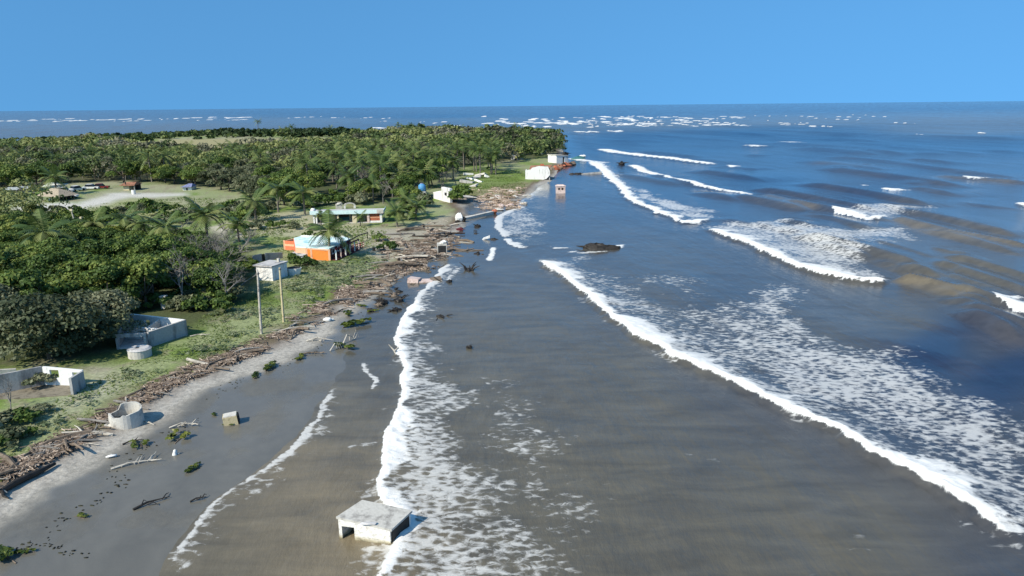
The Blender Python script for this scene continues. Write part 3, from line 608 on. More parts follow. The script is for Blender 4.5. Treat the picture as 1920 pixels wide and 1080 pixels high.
def frond_arrays(seed, L=2.7, rise=0.6, droop=1.0, pairs=13):
    rng = np.random.default_rng(seed); V = []; F = []; T = []
    def P(t): return np.array([L * t * (1 - .12 * t), 0, L * (rise * t - droop * t * t * 0.75)])
    ts = np.linspace(0, 1, 6); w = .035
    for t in ts: p = P(t); V += [p + [0, -w * (1 - t * .8), 0], p + [0, w * (1 - t * .8), .01]]; T += [.75, .75]
    for i in range(5): F.append((2 * i, 2 * i + 2, 2 * i + 3, 2 * i + 1))
    base = rng.uniform(.25, .65)
    for i in range(pairs):
        t = .1 + .88 * i / (pairs - 1); p = P(t); tg = P(min(t + .03, 1.03)) - p; tg /= np.linalg.norm(tg)
        ln = L * .34 * (math.sin(math.pi * (0.16 + 0.8 * t)) ** .6) * rng.uniform(.85, 1.1)
        for s in (-1, 1):
            d = np.array([tg[0] * .55, s * .82, tg[2] * .55 - .32]); d /= np.linalg.norm(d); k = len(V)
            V += [p - tg * .095, p + tg * .095, p + d * ln * .6 + tg * .085, p + d * ln]; F.append((k, k + 1, k + 2, k + 3)); T += [base + rng.uniform(-.12, .12)] * 4
    return np.array(V), np.array(F), np.array(T)
FRK = [(2.6, 1.1, .5), (2.8, .85, .75), (2.8, .55, .85), (2.8, .3, .95), (2.6, .0, .9), (2.4, -.45, .7)]
FR = []
for k, (l_, r_, d_) in enumerate(FRK):
    V, F, T = frond_arrays(800 + k, l_, r_, d_); FR.append(mesh_arrays('frond', V, F, M_palm, {'tint': ('FLOAT', T)}))
def palm_crown(seed):
    rng = np.random.default_rng(seed); VV = []; FF = []; TT = []; k0 = 0
    for i in range(16):
        kk = [0, 1, 1, 2, 2, 3, 3, 4, 5][i % 9]; l_, r_, d_ = FRK[kk]; V, F, T = frond_arrays(seed * 31 + i, l_, r_, d_, 9)
        a = i * 2.4 + rng.uniform(-.2, .2); c, s = math.cos(a), math.sin(a)
        VV.append(V @ np.array([[c, s, 0], [-s, c, 0], [0, 0, 1]])); FF.append(F + k0); TT.append(T); k0 += len(V)
    return mesh_arrays('crown', np.vstack(VV), np.vstack(FF), M_palm, {'tint': ('FLOAT', np.concatenate(TT))})
PC = [palm_crown(900 + k) for k in range(4)]

def place_tree(name, crown, trunk, p, sc, rz, label, group, cat='tree', sz=None, part='crown'):
    t = thing(name, label, cat, p, rz, group); t.scale = (sc, sc, sz or sc)
    c = link(part, crown, t)
    if trunk is not None: link('trunk', trunk, t)
    return t
def place_palm(p, H, label, group=None, seed=0, detailed=True, sc=1.0, name='coconut_palm'):
    rr = random.Random(seed); t = thing(name, label, 'palm tree', p, rr.uniform(0, 6.28), group)
    me, top = PT[seed % 4]; tr = link('trunk', me, t); tr.scale = (1.0 * sc, 1.0 * sc, H)
    q = Vector((top.x * sc, top.y * sc, H * top.z))
    if detailed:
        n = rr.randint(15, 19)
        for i in range(n):
            f = link('frond', FR[[0, 1, 1, 2, 2, 3, 3, 4, 5][i % 9]], t); f.location = q
            f.rotation_euler = (rr.uniform(-.12, .12), rr.uniform(-.15, .15), i * 2.4 + rr.uniform(-.25, .25)); k = sc * rr.uniform(.85, 1.1); f.scale = (k, k, k)
    else:
        c = link('crown', PC[seed % 4], t); c.location = q; c.scale = (sc, sc, sc); c.rotation_euler = (0, 0, rr.uniform(0, 6.28))
    return t

# ---- where the woods stand
def wpoly(p): return world_pts(p, LAND)
BACK = wpoly([(-420, 352), (-100, 362), (20, 362), (70, 350), (150, 340), (225, 342), (345, 347), (430, 360), (480, 384), (560, 386), (600, 374), (640, 368), (720, 392), (765, 392), (800, 372), (838, 346), (862, 322), (900, 306), (945, 306), (985, 300), (1044, 292), (1052, 262), (1010, 256), (900, 252), (770, 252), (660, 268), (560, 276), (470, 288), (400, 302), (330, 292), (230, 280), (180, 272), (60, 283), (-100, 292), (-420, 310)])
FRONT = wpoly([(-330, 640), (-140, 690), (0, 640), (60, 620), (230, 585), (330, 570), (420, 560), (440, 530), (430, 500), (390, 480), (330, 470), (250, 462), (150, 455), (60, 440), (-60, 425), (-330, 420)])
MIDT = wpoly([(-330, 425), (-40, 412), (30, 418), (150, 418), (250, 440), (340, 445), (410, 440), (420, 425), (380, 420), (330, 405), (300, 425), (220, 412), (150, 402), (20, 404), (-330, 405)])
def scatter(P, n, dmin, seed, dens=None):
    rng = np.random.default_rng(seed); lo = P.min(0); hi = P.max(0); out = []; cell = {}
    X = rng.uniform(lo[0], hi[0], n * 6); Y = rng.uniform(lo[1], hi[1], n * 6); ok = in_poly(P, X, Y)
    for x, y in zip(X[ok], Y[ok]):
        key = (int(x // dmin), int(y // dmin)); bad = False
        for i in (-1, 0, 1):
            for j in (-1, 0, 1):
                for (a, b_) in cell.get((key[0] + i, key[1] + j), ()):
                    if (a - x) ** 2 + (b_ - y) ** 2 < dmin ** 2: bad = True
        if bad: continue
        cell.setdefault(key, []).append((x, y)); out.append((x, y))
        if len(out) >= n: break
    return out
def vis(x, y): return abs(x) < 0.78 * y + 12
back = [p for p in scatter(BACK, 4200, 4.6, 21) if vis(*p)]
front = [p for p in scatter(FRONT, 900, 2.7, 22) if vis(*p)]
mid = [p for p in scatter(MIDT, 200, 4.2, 23) if vis(*p) and not (p[0] / p[1] * FPX + 960 > 110 and p[1] > 126)]
grove = wpoly([(560, 386), (600, 374), (720, 392), (800, 372), (862, 322), (930, 308), (900, 285), (700, 295), (560, 320)])
_bx = np.array(back); _ok = in_poly(grove, _bx[:, 0], _bx[:, 1]); back = [p for k, p in enumerate(back) if not _ok[k] or k % 5 < 2]
KEEPOUT = []                                              # (x, y, r) filled for houses before planting
for px, py, r in [(250, 345, 5), (355, 352, 4), (100, 362, 7), (610, 405, 14), (680, 400, 14), (650, 375, 5), (790, 362, 7), (835, 360, 8), (885, 335, 9), (970, 296, 7), (1010, 286, 5), (455, 388, 5), (263, 659, 4), (300, 630, 7), (250, 610, 6), (309, 565, 2.5), (90, 712, 5), (495, 528, 4.5), (530, 560, 3)]:
    p = atl(px, py); KEEPOUT.append((p.x, p.y, r))
def free(x, y): return all((x - a) ** 2 + (y - b_) ** 2 > r * r for a, b_, r in KEEPOUT)
rt = random.Random(77)
allb = [(x, y, 'b') for x, y in back if free(x, y)] + [(x, y, 'f') for x, y in front if free(x, y)] + [(x, y, 'm') for x, y in mid if free(x, y)]
allb.sort(key=lambda a: a[1])
single = [a for a in allb if a[2] != 'b'][:205]; rest_f = [a for a in allb if a[2] != 'b'][205:]
bk = [a for a in allb if a[2] == 'b']; single += bk[:90]; mass = bk[90:] + rest_f
tone = lambda x, y: float(fbm(np.array([x / 38.0]), np.array([y / 38.0]), 301, 3)[0])
for k, (x, y, z_) in enumerate(single):
    dark = z_ != 'b'
    sc = (rt.uniform(.62, .95) if y < 95 else rt.uniform(.5, .72)) if z_ == 'f' else (rt.uniform(.34, .55) if z_ == 'm' else rt.uniform(.8, 1.15))
    ol = tone(x, y) > .53 and z_ == 'b'
    cr = rt.choice(CR_O) if ol else rt.choice(CR_B)
    if z_ == 'b':
        zx = x / y * FPX + 960; zt = 'behind the parked cars' if zx < 215 else ('behind the yellow house' if zx < 320 else ('past the blue-roofed hut' if zx < 450 else ('behind the sandy lots' if zx < 600 else ('behind the long turquoise-roofed house' if zx < 780 else 'behind the shore rubble and lawn'))))
        lab = 'olive-grey leafy tree along the front edge of the far woodland' if ol else 'round green leafy tree along the front edge of the far woodland'; g = 'trees along the edge of the far woodland'
        lab = ('olive-grey' if ol else 'round green') + ' leafy tree at the woodland edge ' + zt; g = ('olive ' if ol else 'green ') + 'trees ' + zt
    elif z_ == 'f':
        zt = 'behind the big dusty trees' if y < 78 else ('around the sunken dark palm' if x < -64 else ('behind the forked pale bare tree' if y < 105 else 'at the far rim toward the clearing')); lab, g = 'green leafy tree crowded in the dense grove ' + zt, 'grove trees ' + zt
    else: lab, g = 'low bushy green tree beside the grassy clearing', 'bushy trees beside the clearing'
    place_tree('broadleaf_tree', cr, rt.choice(TR), (x, y, gz(x, y)), sc, rt.uniform(0, 6.28), lab, g, sz=sc * rt.uniform(.8, 1.05))
# the rest of the wood reads as one mass
VV = []; TT = []; V2 = []; T2 = []
for k, (x, y, z_) in enumerate(mass):
    d = max(y, 60); leaf = np.clip(.5 * d / 215, .3, 1.2)
    R = rt.choice([2.4, 3.2, 4.2, 5.6, 6.8]) * rt.uniform(.9, 1.1); H = rt.uniform(2.6, 4.4) + R * .5 + (tone(y * .7, x * .7) - .5) * 5
    n = int(np.clip(R * R * 5.0 / leaf ** 1.4, 90, 900)); V, T = crown_arrays(5000 + k, n, R=R, H=H, h0=.8, lobes=5 + int(R), leaf=leaf)
    g = gz(x, y) if k % 7 == 0 else LAND
    oliv = tone(x * 1.7 + 300, y * 1.7) + rt.uniform(-.12, .12) > .56
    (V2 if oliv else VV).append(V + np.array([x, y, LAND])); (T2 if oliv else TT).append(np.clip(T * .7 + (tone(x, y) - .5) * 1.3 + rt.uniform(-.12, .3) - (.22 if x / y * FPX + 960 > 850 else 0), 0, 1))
VV = np.vstack(VV); TT = np.concatenate(TT)
M_mass = leafmat('woodland leaf', (0.034, 0.058, 0.020), (0.115, 0.158, 0.046), (0.255, 0.270, 0.095))
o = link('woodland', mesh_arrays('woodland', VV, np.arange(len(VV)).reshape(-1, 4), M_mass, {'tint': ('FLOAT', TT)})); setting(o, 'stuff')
N_WOOD = len(VV) // 4
M_scrub = leafmat('dry woodland leaf', (0.055, 0.062, 0.034), (0.135, 0.138, 0.078), (0.245, 0.235, 0.150))
V2 = np.vstack(V2); o = link('dry_woodland', mesh_arrays('dry_woodland', V2, np.arange(len(V2)).reshape(-1, 4), M_scrub, {'tint': ('FLOAT', np.concatenate(T2))})); setting(o, 'stuff')

# ---- the two big dusty trees beside the ruin
for px, py, sx, lab, k in [(95, 672, 1.0, 'big dusty olive tree with a wide crown left of the larger roofless ruin', 0), (190, 640, .85, 'dusty olive tree leaning its crown over the corner of the larger roofless ruin', 1), (-30, 640, .95, 'big dusty green tree cut by the edge of the view above the small roofless ruin', 1)]:
    p = grd(px, py); place_tree('spreading_tree', CR_BIG[k], TR[k], p, sx, 1.3 * k + .4, lab, None, sz=sx * 0.95)
# yellow-green sapling tops
for k, (px, py, h, lab) in enumerate([(85, 560, 5.2, 'bright yellow-green sapling top sticking out behind the big dusty tree'), (2, 640, 3.2, 'yellow-green leafy sapling at the view edge beside the dusty tree')]):
    p = grd(px, py); t = thing('sapling', lab, 'sapling', p); c = link('foliage', crown_mesh('foliage', M_grass, 980 + k, 220, R=.9, h0=h - 1.6, H=h, lobes=6, leaf=.3), t)
    link('trunk', MB().tube([(0, 0, -.2), (.1, 0, h * .5), (0, .1, h - .6)], [.09, .07, .03], 5).mesh('trunk', M_bark), t)

# ---- palms: near ones frond by frond
near_palms = [  # px, py of the crown centre, base py, scale, label
    (618, 428, 484, 1.0, 'coconut palm standing in front of the orange house'),
    (522, 350, 398, 1.0, 'tall coconut palm behind the sandy lot, left of the long turquoise-roofed house'),
    (572, 358, 402, .95, 'coconut palm at the corner of the long turquoise-roofed house'),
    (480, 375, 415, 1.0, 'coconut palm beside the white broken wall'),
    (240, 408, 462, .95, 'arching coconut palm at the lower edge of the green clearing'),
    (277, 416, 466, .85, 'smaller coconut palm next to the arching palm by the clearing'),
    (184, 414, 462, .85, 'coconut palm between the wooden post and the arching palm'),
    (95, 432, 500, 1.15, 'dark coconut palm sunk in the dense grove'),
    (318, 420, 478, .9, 'coconut palm over the dense bright shrubs past the clearing'),
    (390, 398, 462, 1.05, 'coconut palm next to the pale sand patch'),
    (450, 418, 470, .8, 'coconut palm with brown fronds by the bare trees'),
    (108, 330, 366, 1.1, 'dark wide coconut palm over the shacks at the track'),
    (745, 395, 425, .75, 'short coconut palm against the end wall of the long house'),
    (700, 345, 380, .9, 'coconut palm in the wood behind the long house'),
    (655, 330, 372, .9, 'coconut palm above the white arched ruin'),
    (780, 385, 412, .8, 'short coconut palm with reddish fronds by the mud beach'),
    (765, 375, 405, .8, 'green coconut palm under the blue tank'),
    (850, 300, 338, .9, 'coconut palm with a pale trunk near the rubble slabs'),
    (425, 465, 500, .7, 'low coconut palm at the rim of the dense grove'),
    (350, 440, 480, .7, 'low coconut palm amid bright shrubs'),
    (602, 402, 425, .4, 'young coconut palm pressed against the porch of the long house'),
    (676, 404, 424, .4, 'young coconut palm beside the cream porch column'),
]
for k, (px, pyc, pyb, sc, lab) in enumerate(near_palms):
    p = grd(px, pyb); H = (pyb - pyc) * pxm(px, pyb, p.z) * .92; place_palm(p, H, lab, None, k, True, sc * (1.4 if k == 0 else 1.45))
# palms standing in the woods, too far to tell fronds apart
for k in range(105):
    px = rt.uniform(560, 930); py = rt.uniform(300, 372) if px < 800 else rt.uniform(296, 335)
    p = atl(px, py)
    if not free(p.x, p.y): continue
    place_palm((p.x, p.y, gz(p.x, p.y)), rt.uniform(4.2, 8.2), 'small distant coconut palm rising among the trees of the shore wood', 'palms in the shore wood', k, False, rt.uniform(1.2, 1.6))
for k in range(26):
    px = rt.uniform(0, 560); py = rt.uniform(300, 345); p = atl(px, py)
    if not free(p.x, p.y): continue
    place_palm((p.x, p.y, gz(p.x, p.y)), rt.uniform(5.5, 8), 'small distant coconut palm rising among the trees behind the clearing', 'palms in the wood behind the clearing', k, False, rt.uniform(1.2, 1.6))
for k, (px, py) in enumerate([(485, 253), (530, 258), (548, 256), (620, 252), (748, 249), (772, 250), (808, 258), (838, 256), (865, 252), (965, 256), (985, 256)]):
    p = atl(px, py); place_palm((p.x, p.y, LAND), rt.uniform(5, 7.5) if k else 11, 'tiny dark palm on the far shore against the open sea', 'palms on the far shore', k, False, 1.5)
# ---- bare trees
for k, (px, py, h, lab) in enumerate([(340, 572, 8.0, 'tall pale leafless tree with a forked trunk in front of the dark grove'), (290, 566, 6.5, 'thin grey leafless tree left of the forked pale one'), (365, 520, 6.5, 'grey leafless tree with spreading branches beside the palm with brown fronds'), (405, 520, 5.0, 'small grey leafless tree next to the rim of the grove'), (385, 470, 4.5, 'greyish bare tree near the pale sand patch'), (430, 452, 5.0, 'twiggy bare tree by the white broken wall'),
        (20, 770, 3.2, 'low bare grey bush in the corner beside the small roofless ruin'), (50, 378, 5.5, 'bare greyish tree left of the track shacks'), (65, 375, 6, 'bare brownish tree against the track shacks'), (735, 372, 8, 'pale leafless tree crown behind the long house'), (718, 382, 7, 'grey leafless tree beside the pale leafless crown'), (690, 340, 7, 'dead tree leaning in the shore wood'), (595, 345, 8, 'dead trunk in the wood above the long house'), (830, 360, 4, 'dry brown shrub tree at the broken white wall')]):
    p = grd(px, py); t = thing('bare_tree', lab, 'tree', p, k * 1.1); s = h / 6.0; link('branches', BARE[k % 6], t); t.scale = (s * .9, s * .9, s)
for k in range(72):
    px, py = rt.choice([(rt.uniform(560, 900), rt.uniform(300, 372)), (rt.uniform(250, 420), rt.uniform(318, 342)), (rt.uniform(600, 800), rt.uniform(315, 350)), (rt.uniform(120, 260), rt.uniform(325, 340)), (rt.uniform(330, 450), rt.uniform(480, 575))]); p = atl(px, py)
    if not free(p.x, p.y): continue
    t = thing('bare_tree', 'small grey leafless tree standing within the green woods', 'tree', (p.x, p.y, LAND), rt.uniform(0, 6), 'leafless trees in the woods'); link('branches', BARE[k % 6], t); s = rt.uniform(.9, 1.25); t.scale = (s * 1.2, s * 1.2, s)
# ---- shrubs
def shrub(px, py, sc, lab, grp=None, olive=False, sz=None):
    p = grd(px, py); t = thing('shrub', lab, 'shrub', p, rt.uniform(0, 6.28), grp); link('foliage', rt.choice(SHO if olive else SHR), t); t.scale = (sc, sc, sz or sc); return t
shrub(556, 496, 1.2, 'dark green bush between the white box hut and the orange house'); shrub(575, 500, 1.0, 'small bush at the foot of the orange house wall')
shrub(730, 470, 1.2, 'green bush on the sand past the end of the red railing'); shrub(712, 452, 1.0, 'low green bush behind the red railing'); shrub(755, 412, 2.2, 'thick bush hugging the right end of the long house')
shrub(862, 372, 2.6, 'round green bush beside the broken white wall'); shrub(848, 380, 2.0, 'smaller round bush in front of the broken white wall'); shrub(915, 318, .8, 'single small bush alone on the green lawn')
shrub(252, 588, 1.1, 'bush growing inside the larger roofless ruin'); shrub(70, 728, 1.0, 'bush against the inner wall of the small roofless ruin', None, True)
for k in range(70):
    z_ = k % 5
    if z_ == 0: px, py, s, lab, g = rt.uniform(255, 450), rt.uniform(395, 430), rt.uniform(1.2, 2.2), 'bright green shrub at the edge of the grassy clearing', 'bright shrubs edging the clearing'
    elif z_ == 1: px, py, s, lab, g = rt.uniform(-20, 250), rt.uniform(402, 425), rt.uniform(1.2, 2.2), 'leafy shrub in the row below the track', 'shrubs in the row below the track'
    elif z_ == 2: px, py, s, lab, g = rt.uniform(380, 475), rt.uniform(500, 570), rt.uniform(.9, 1.6), 'green shrub on the slope beside the dark grove', 'shrubs beside the dark grove'
    elif z_ == 3: px, py, s, lab, g = rt.uniform(440, 590), rt.uniform(395, 445), rt.uniform(.6, 1.3), 'scattered shrub on the sandy lots behind the houses', 'shrubs on the sandy lots'
    else: px, py, s, lab, g = rt.uniform(240, 420), rt.uniform(560, 590), rt.uniform(.8, 1.4), 'green shrub in front of the bare trees', 'shrubs in front of the bare trees'
    p = atl(px, py)
    if free(p.x, p.y): shrub(px, py, s, lab, g, rt.random() < .3)
for k in range(75):
    px = rt.uniform(430, 800); py = np.interp(px, [430, 480, 560, 640, 720, 800], [400, 412, 392, 380, 404, 386]) + rt.gauss(0, 7); p = atl(px, py)
    if free(p.x, p.y): shrub(px, py, rt.uniform(1.0, 2.2), 'bushy undergrowth shrub under the palms behind the houses', 'undergrowth shrubs behind the houses', rt.random() < .5)
# low corner thicket at the lower left
for k, (px, py, s) in enumerate([(-10, 800, 1.3), (40, 790, 1.0), (20, 830, 1.0), (-30, 850, 1.2), (75, 775, .7), (50, 815, .6)]):
    shrub(px, py, s, 'scrubby green bush in the corner below the small roofless ruin', 'scrubby bushes in the corner', k % 2 == 0, s * .7)
# ---- far-shore scrub
VV = []; TT = []
for k in range(420):
    px = rt.uniform(-60, 1040); py = np.interp(px, [-60, 80, 300, 420, 600, 1040], [274, 268, 254, 249, 247, 251]) + abs(rt.gauss(0, 3.5)); p = atl(px, py)
    V, T = crown_arrays(9000 + k, 40, R=rt.uniform(3, 7), H=rt.uniform(1.2, 4.2), h0=.2, lobes=6, leaf=2.2); VV.append(V + np.array([p.x, p.y, LAND - .2])); TT.append(T)
for k in range(60):
    px = rt.choice([rt.gauss(450, 28), rt.gauss(590, 40)]); p = atl(px, rt.uniform(252, 258)); V, T = crown_arrays(9900 + k, 60, R=rt.uniform(4, 7), H=rt.uniform(3, 6), h0=.2, lobes=6, leaf=2.0); VV.append(V + np.array([p.x, p.y, LAND])); TT.append(T * .4)
VV = np.vstack(VV); o = link('far_scrub', mesh_arrays('far_scrub', VV, np.arange(len(VV)).reshape(-1, 4), M_mass, {'tint': ('FLOAT', np.concatenate(TT))})); setting(o, 'stuff')
# ---- grass and creepers
rg = np.random.default_rng(3)
def grass_pts(poly, n):
    P = wpoly(poly); lo = P.min(0); hi = P.max(0); X = rg.uniform(lo[0], hi[0], n); Y = rg.uniform(lo[1], hi[1], n); ok = in_poly(P, X, Y) & (veg_sd(X, Y) > 0.2) & (fbm(X / 3.5, Y / 3.5, 401, 3) > .42); return X[ok], Y[ok]
XX = []; YY = []
for poly, n in [([(-60, 900), (0, 900), (120, 845), (280, 735), (470, 655), (640, 550), (740, 498), (700, 480), (560, 490), (470, 560), (380, 590), (350, 640), (250, 680), (170, 720), (60, 780), (-60, 830)], 26000), ([(440, 395), (700, 425), (740, 440), (690, 480), (560, 490), (450, 500), (400, 470)], 16000), ([(150, 385), (350, 370), (440, 375), (420, 420), (220, 420)], 9000), ([(860, 320), (985, 320), (985, 370), (860, 375)], 9000)]:
    a, b_ = grass_pts(poly, n); XX.append(a); YY.append(b_)
XX = np.concatenate(XX); YY = np.concatenate(YY); n = len(XX); ZZ = ground_z(XX, YY)
hgt = rg.uniform(.05, .2, n) * (1 + .5 * (YY > 110)); wd = rg.uniform(.04, .12, n) * (1 + .8 * (YY > 110)); an = rg.uniform(0, 6.28, n); ln = rg.normal(0, .3, (n, 2))
b0 = np.stack([XX - np.cos(an) * wd, YY - np.sin(an) * wd, ZZ - .03], -1); b1_ = np.stack([XX + np.cos(an) * wd, YY + np.sin(an) * wd, ZZ - .03], -1); tp = np.stack([XX + ln[:, 0], YY + ln[:, 1], ZZ + hgt], -1)
tg = np.clip(fbm(XX / 6, YY / 6, 402, 3) * 1.5 - .35 + rg.normal(0, .1, n), 0, 1)
o = link('grass', mesh_arrays('grass', np.stack([b0, b1_, tp], 1).reshape(-1, 3), np.arange(3 * n).reshape(-1, 3), M_grass, {'tint': ('FLOAT', np.repeat(tg, 3))})); setting(o, 'stuff')

# ---- creeping beach plants over the verge
M_creep = leafmat('creeper leaf', (0.07, 0.10, 0.04), (0.165, 0.205, 0.10), (0.30, 0.32, 0.20), .3)
VV = []; TT = []; PV = wpoly([(170, 722), (300, 705), (400, 672), (470, 640), (560, 590), (640, 540), (730, 490), (690, 482), (560, 500), (470, 570), (370, 600), (360, 640), (260, 690)]); PW = wpoly([(-40, 880), (60, 830), (130, 790), (180, 745), (110, 745), (40, 780), (-40, 800)])
for P_, n_ in ((PV, 260), (PW, 60)):
    for (x, y) in scatter(P_, n_, .9, 88):
        if float(fbm(np.array([x / 4.]), np.array([y / 4.]), 611, 3)[0]) < .46 or not free(x, y): continue
        V, T = crown_arrays(int(x * 997 + y * 131) % 99991, 110, R=rt.uniform(.6, 1.7), H=rt.uniform(.18, .5), h0=.02, lobes=6, leaf=.17, flat=.3); V[:, 2] = V[:, 2] * .55
        VV.append(V + np.array([x, y, gz(x, y)])); TT.append(np.clip(T + rt.uniform(-.25, .25), 0, 1))
VV = np.vstack(VV); o = link('beach_creeper', mesh_arrays('beach_creeper', VV, np.arange(len(VV)).reshape(-1, 4), M_creep, {'tint': ('FLOAT', np.concatenate(TT))})); setting(o, 'stuff')
# ================================================================ BUILDINGS AND RUINS
M_white = stained('white limewash', (0.78, 0.77, 0.73), (0.44, 0.42, 0.38), scale=.9, amount=.68, streak=True)
M_conc = stained('grey concrete', (0.40, 0.39, 0.37), (0.19, 0.185, 0.18), scale=1.0, amount=.55, streak=True)
M_pale = stained('pale concrete', (0.54, 0.51, 0.45), (0.29, 0.27, 0.24), scale=1.1, amount=.62)
M_slab = stained('weathered slab', (0.50, 0.48, 0.46), (0.30, 0.29, 0.28), scale=.8, amount=.6)
M_cream = stained('cream plaster', (0.62, 0.54, 0.36), (0.36, 0.30, 0.19), scale=1.4, amount=.65)
M_orange = stained('orange paint', (0.78, 0.235, 0.045), (0.52, 0.15, 0.04), scale=.9, amount=.85)
M_coral = stained('coral paint', (0.74, 0.20, 0.10), (0.5, 0.13, 0.07), scale=.9, amount=.8)
M_peach = stained('peach paint', (0.80, 0.46, 0.28), (0.55, 0.30, 0.19), scale=1, amount=.8)
M_aqua = stained('worn aqua roof paint', (0.68, 0.80, 0.79), (0.24, 0.52, 0.55), scale=.75, amount=.62)
M_turq = stained('turquoise parapet paint', (0.62, 0.78, 0.76), (0.45, 0.62, 0.62), scale=.8, amount=.7)
M_teal = stained('teal door paint', (0.05, 0.16, 0.17), scale=2)
M_maroon = stained('maroon paint', (0.13, 0.03, 0.035), scale=1.5)
M_red = stained('red paint', (0.50, 0.08, 0.07), scale=1.5)
M_pink = stained('pink plaster', (0.66, 0.52, 0.46), (0.42, 0.30, 0.25), scale=1.2)
M_brick = stained('red brick', (0.46, 0.15, 0.08), (0.30, 0.10, 0.06), scale=3)
M_rust = stained('rusted roof sheet', (0.36, 0.17, 0.10), (0.18, 0.08, 0.05), scale=.9)
M_thatch = stained('dry thatch', (0.40, 0.33, 0.24), (0.22, 0.18, 0.13), scale=3)
M_dark = stained('dark interior', (0.03, 0.03, 0.03), scale=2)
M_yel = stained('yellowed concrete', (0.56, 0.47, 0.28), (0.36, 0.29, 0.16), scale=2.2, amount=.7)
M_blue = stained('blue plastic', (0.09, 0.29, 0.52), (0.05, 0.19, 0.40), scale=1, rough=.5)
M_bluer = stained('blue roof sheet', (0.24, 0.26, 0.42), scale=1.5)
M_black = stained('black rubber', (0.02, 0.02, 0.02), scale=2, rough=.7)
M_glass = stained('dark window glass', (0.02, 0.025, 0.03), scale=.5, rough=.15, bump=0)
M_carw = stained('white car paint', (0.75, 0.75, 0.74), (0.6, 0.6, 0.58), scale=.6, rough=.35, bump=0)
M_carr = stained('dark red car paint', (0.22, 0.03, 0.03), scale=.6, rough=.35, bump=0)
M_grey = stained('grey plastic sheet', (0.42, 0.44, 0.43), scale=1)

def loc(pts, o): return [Vector(p) - o for p in pts]
def wall_run(t, name, mat, o, a, b, h, th=.16, z0=-.4, hb=None, openings=(), top=None):
    """one wall as a mesh: openings = (start, end, sill, head) as fractions of length / metres"""
    m = MB(); A = Vector(a) - o; B = Vector(b) - o; L = (B - A).length
    P = lambda f: A.lerp(B, f); hb = h if hb is None else hb; H = lambda f: h + (hb - h) * f
    cuts = sorted(openings); f0 = 0.0
    for (s, e, si, he) in cuts:
        if s > f0: m.wall(P(f0), P(s), z0, H(f0), th, H(s))
        if si > 0: m.wall(P(s), P(e), z0, si, th)
        if he < H(s): m.wall(P(s), P(e), he, H(s), th, H(e))
        f0 = e
    if f0 < 1: m.wall(P(f0), P(1), z0, H(f0), th, H(1))
    return m.build(name, mat, t)

M_hut, nt, b = newmat('tide-stained limewash'); L = nt.links
tc = nt.nodes.new('ShaderNodeTexCoord'); sx = nt.nodes.new('ShaderNodeSeparateXYZ'); L.new(tc.outputs['Object'], sx.inputs[0])
n1 = nd(nt, 'ShaderNodeTexNoise', Scale=2.2, Detail=6.0, Roughness=0.7); L.new(tc.outputs['Object'], n1.inputs['Vector'])
zz = nd(nt, 'ShaderNodeMath', operation='MULTIPLY_ADD'); L.new(n1.outputs[0], zz.inputs[0]); zz.inputs[1].default_value = 0.35; L.new(sx.outputs['Z'], zz.inputs[2])
rz_ = ramp(nt, [(0.18, (0.16, 0.13, 0.07)), (0.34, (0.50, 0.44, 0.30)), (0.50, (0.76, 0.72, 0.64))]); L.new(zz.outputs[0], rz_.inputs[0])
r2_ = ramp(nt, [(0.36, (0.62, 0.61, 0.60)), (0.52, (1, 1, 1))]); n2 = nd(nt, 'ShaderNodeTexNoise', Scale=5.0, Detail=6.0, Roughness=0.7); L.new(tc.outputs['Object'], n2.inputs['Vector']); L.new(n2.outputs[0], r2_.inputs[0])
mx = nd(nt, 'ShaderNodeMix', data_type='RGBA', blend_type='MULTIPLY'); mx.inputs[0].default_value = 1; L.new(rz_.outputs[0], mx.inputs[6]); L.new(r2_.outputs[0], mx.inputs[7]); L.new(mx.outputs[2], b.inputs['Base Color']); b.inputs['Roughness'].default_value = .85
# ---- sunken hut in the surf
o = at(684, 1016); t = thing('sunken_hut', 'flat-roofed whitewashed concrete hut half sunk in the brown surf', 'hut', o)
zl, zr = 1.30, 0.92
R4 = loc([at(630, 969, zl), at(734, 993, zr), at(773, 957, zr + .02), at(679, 937, zl + .02)], o)
cen = sum(R4, Vector()) / 4; ins = [p + (cen - p) * .07 for p in R4]
MB().hexa([p - Vector((0, 0, .12)) for p in R4], R4).build('roof_slab', M_pale, t)
w4 = [Vector((p.x, p.y, p.z - .124)) for p in ins]
def slab_wall(name, a, b, mat, ops=(), th=.13): 
    m = MB(); f0 = 0.; Pz = lambda f: a.lerp(b, f)
    for s, e, hd in list(ops) + [(1, 1, 0)]:
        if s > f0: m.wall(Pz(f0), Pz(s), -.9, Pz(f0).z, th, Pz(s).z)
        if e > s: m.wall(Pz(s), Pz(e), Pz(s).z - hd, Pz(s).z, th, Pz(e).z)
        f0 = e
    return m.build(name, mat, t)
slab_wall('front_wall', w4[0], w4[1], M_hut, [(.055, .30, .36)]); slab_wall('back_wall', w4[3], w4[2], M_conc); slab_wall('side_wall', w4[3], w4[0], M_hut); slab_wall('shaded_algae_wall', w4[1].lerp(w4[2], .04), w4[2].lerp(w4[1], .1), M_darkwood)  # near-black side wall: shade painted in together with algae
pc = w4[2].lerp(w4[1], .06); MB().box(pc.x - .08, pc.x + .08, pc.y - .08, pc.y + .08, -.9, w4[1].z).build('corner_post', M_white, t)
mid_ = R4[0].lerp(R4[1], .55); MB().lump(mid_ + Vector((.1, .0, .03)), (.42, .12, .06), 3).build('broken_edge', M_slab, t)

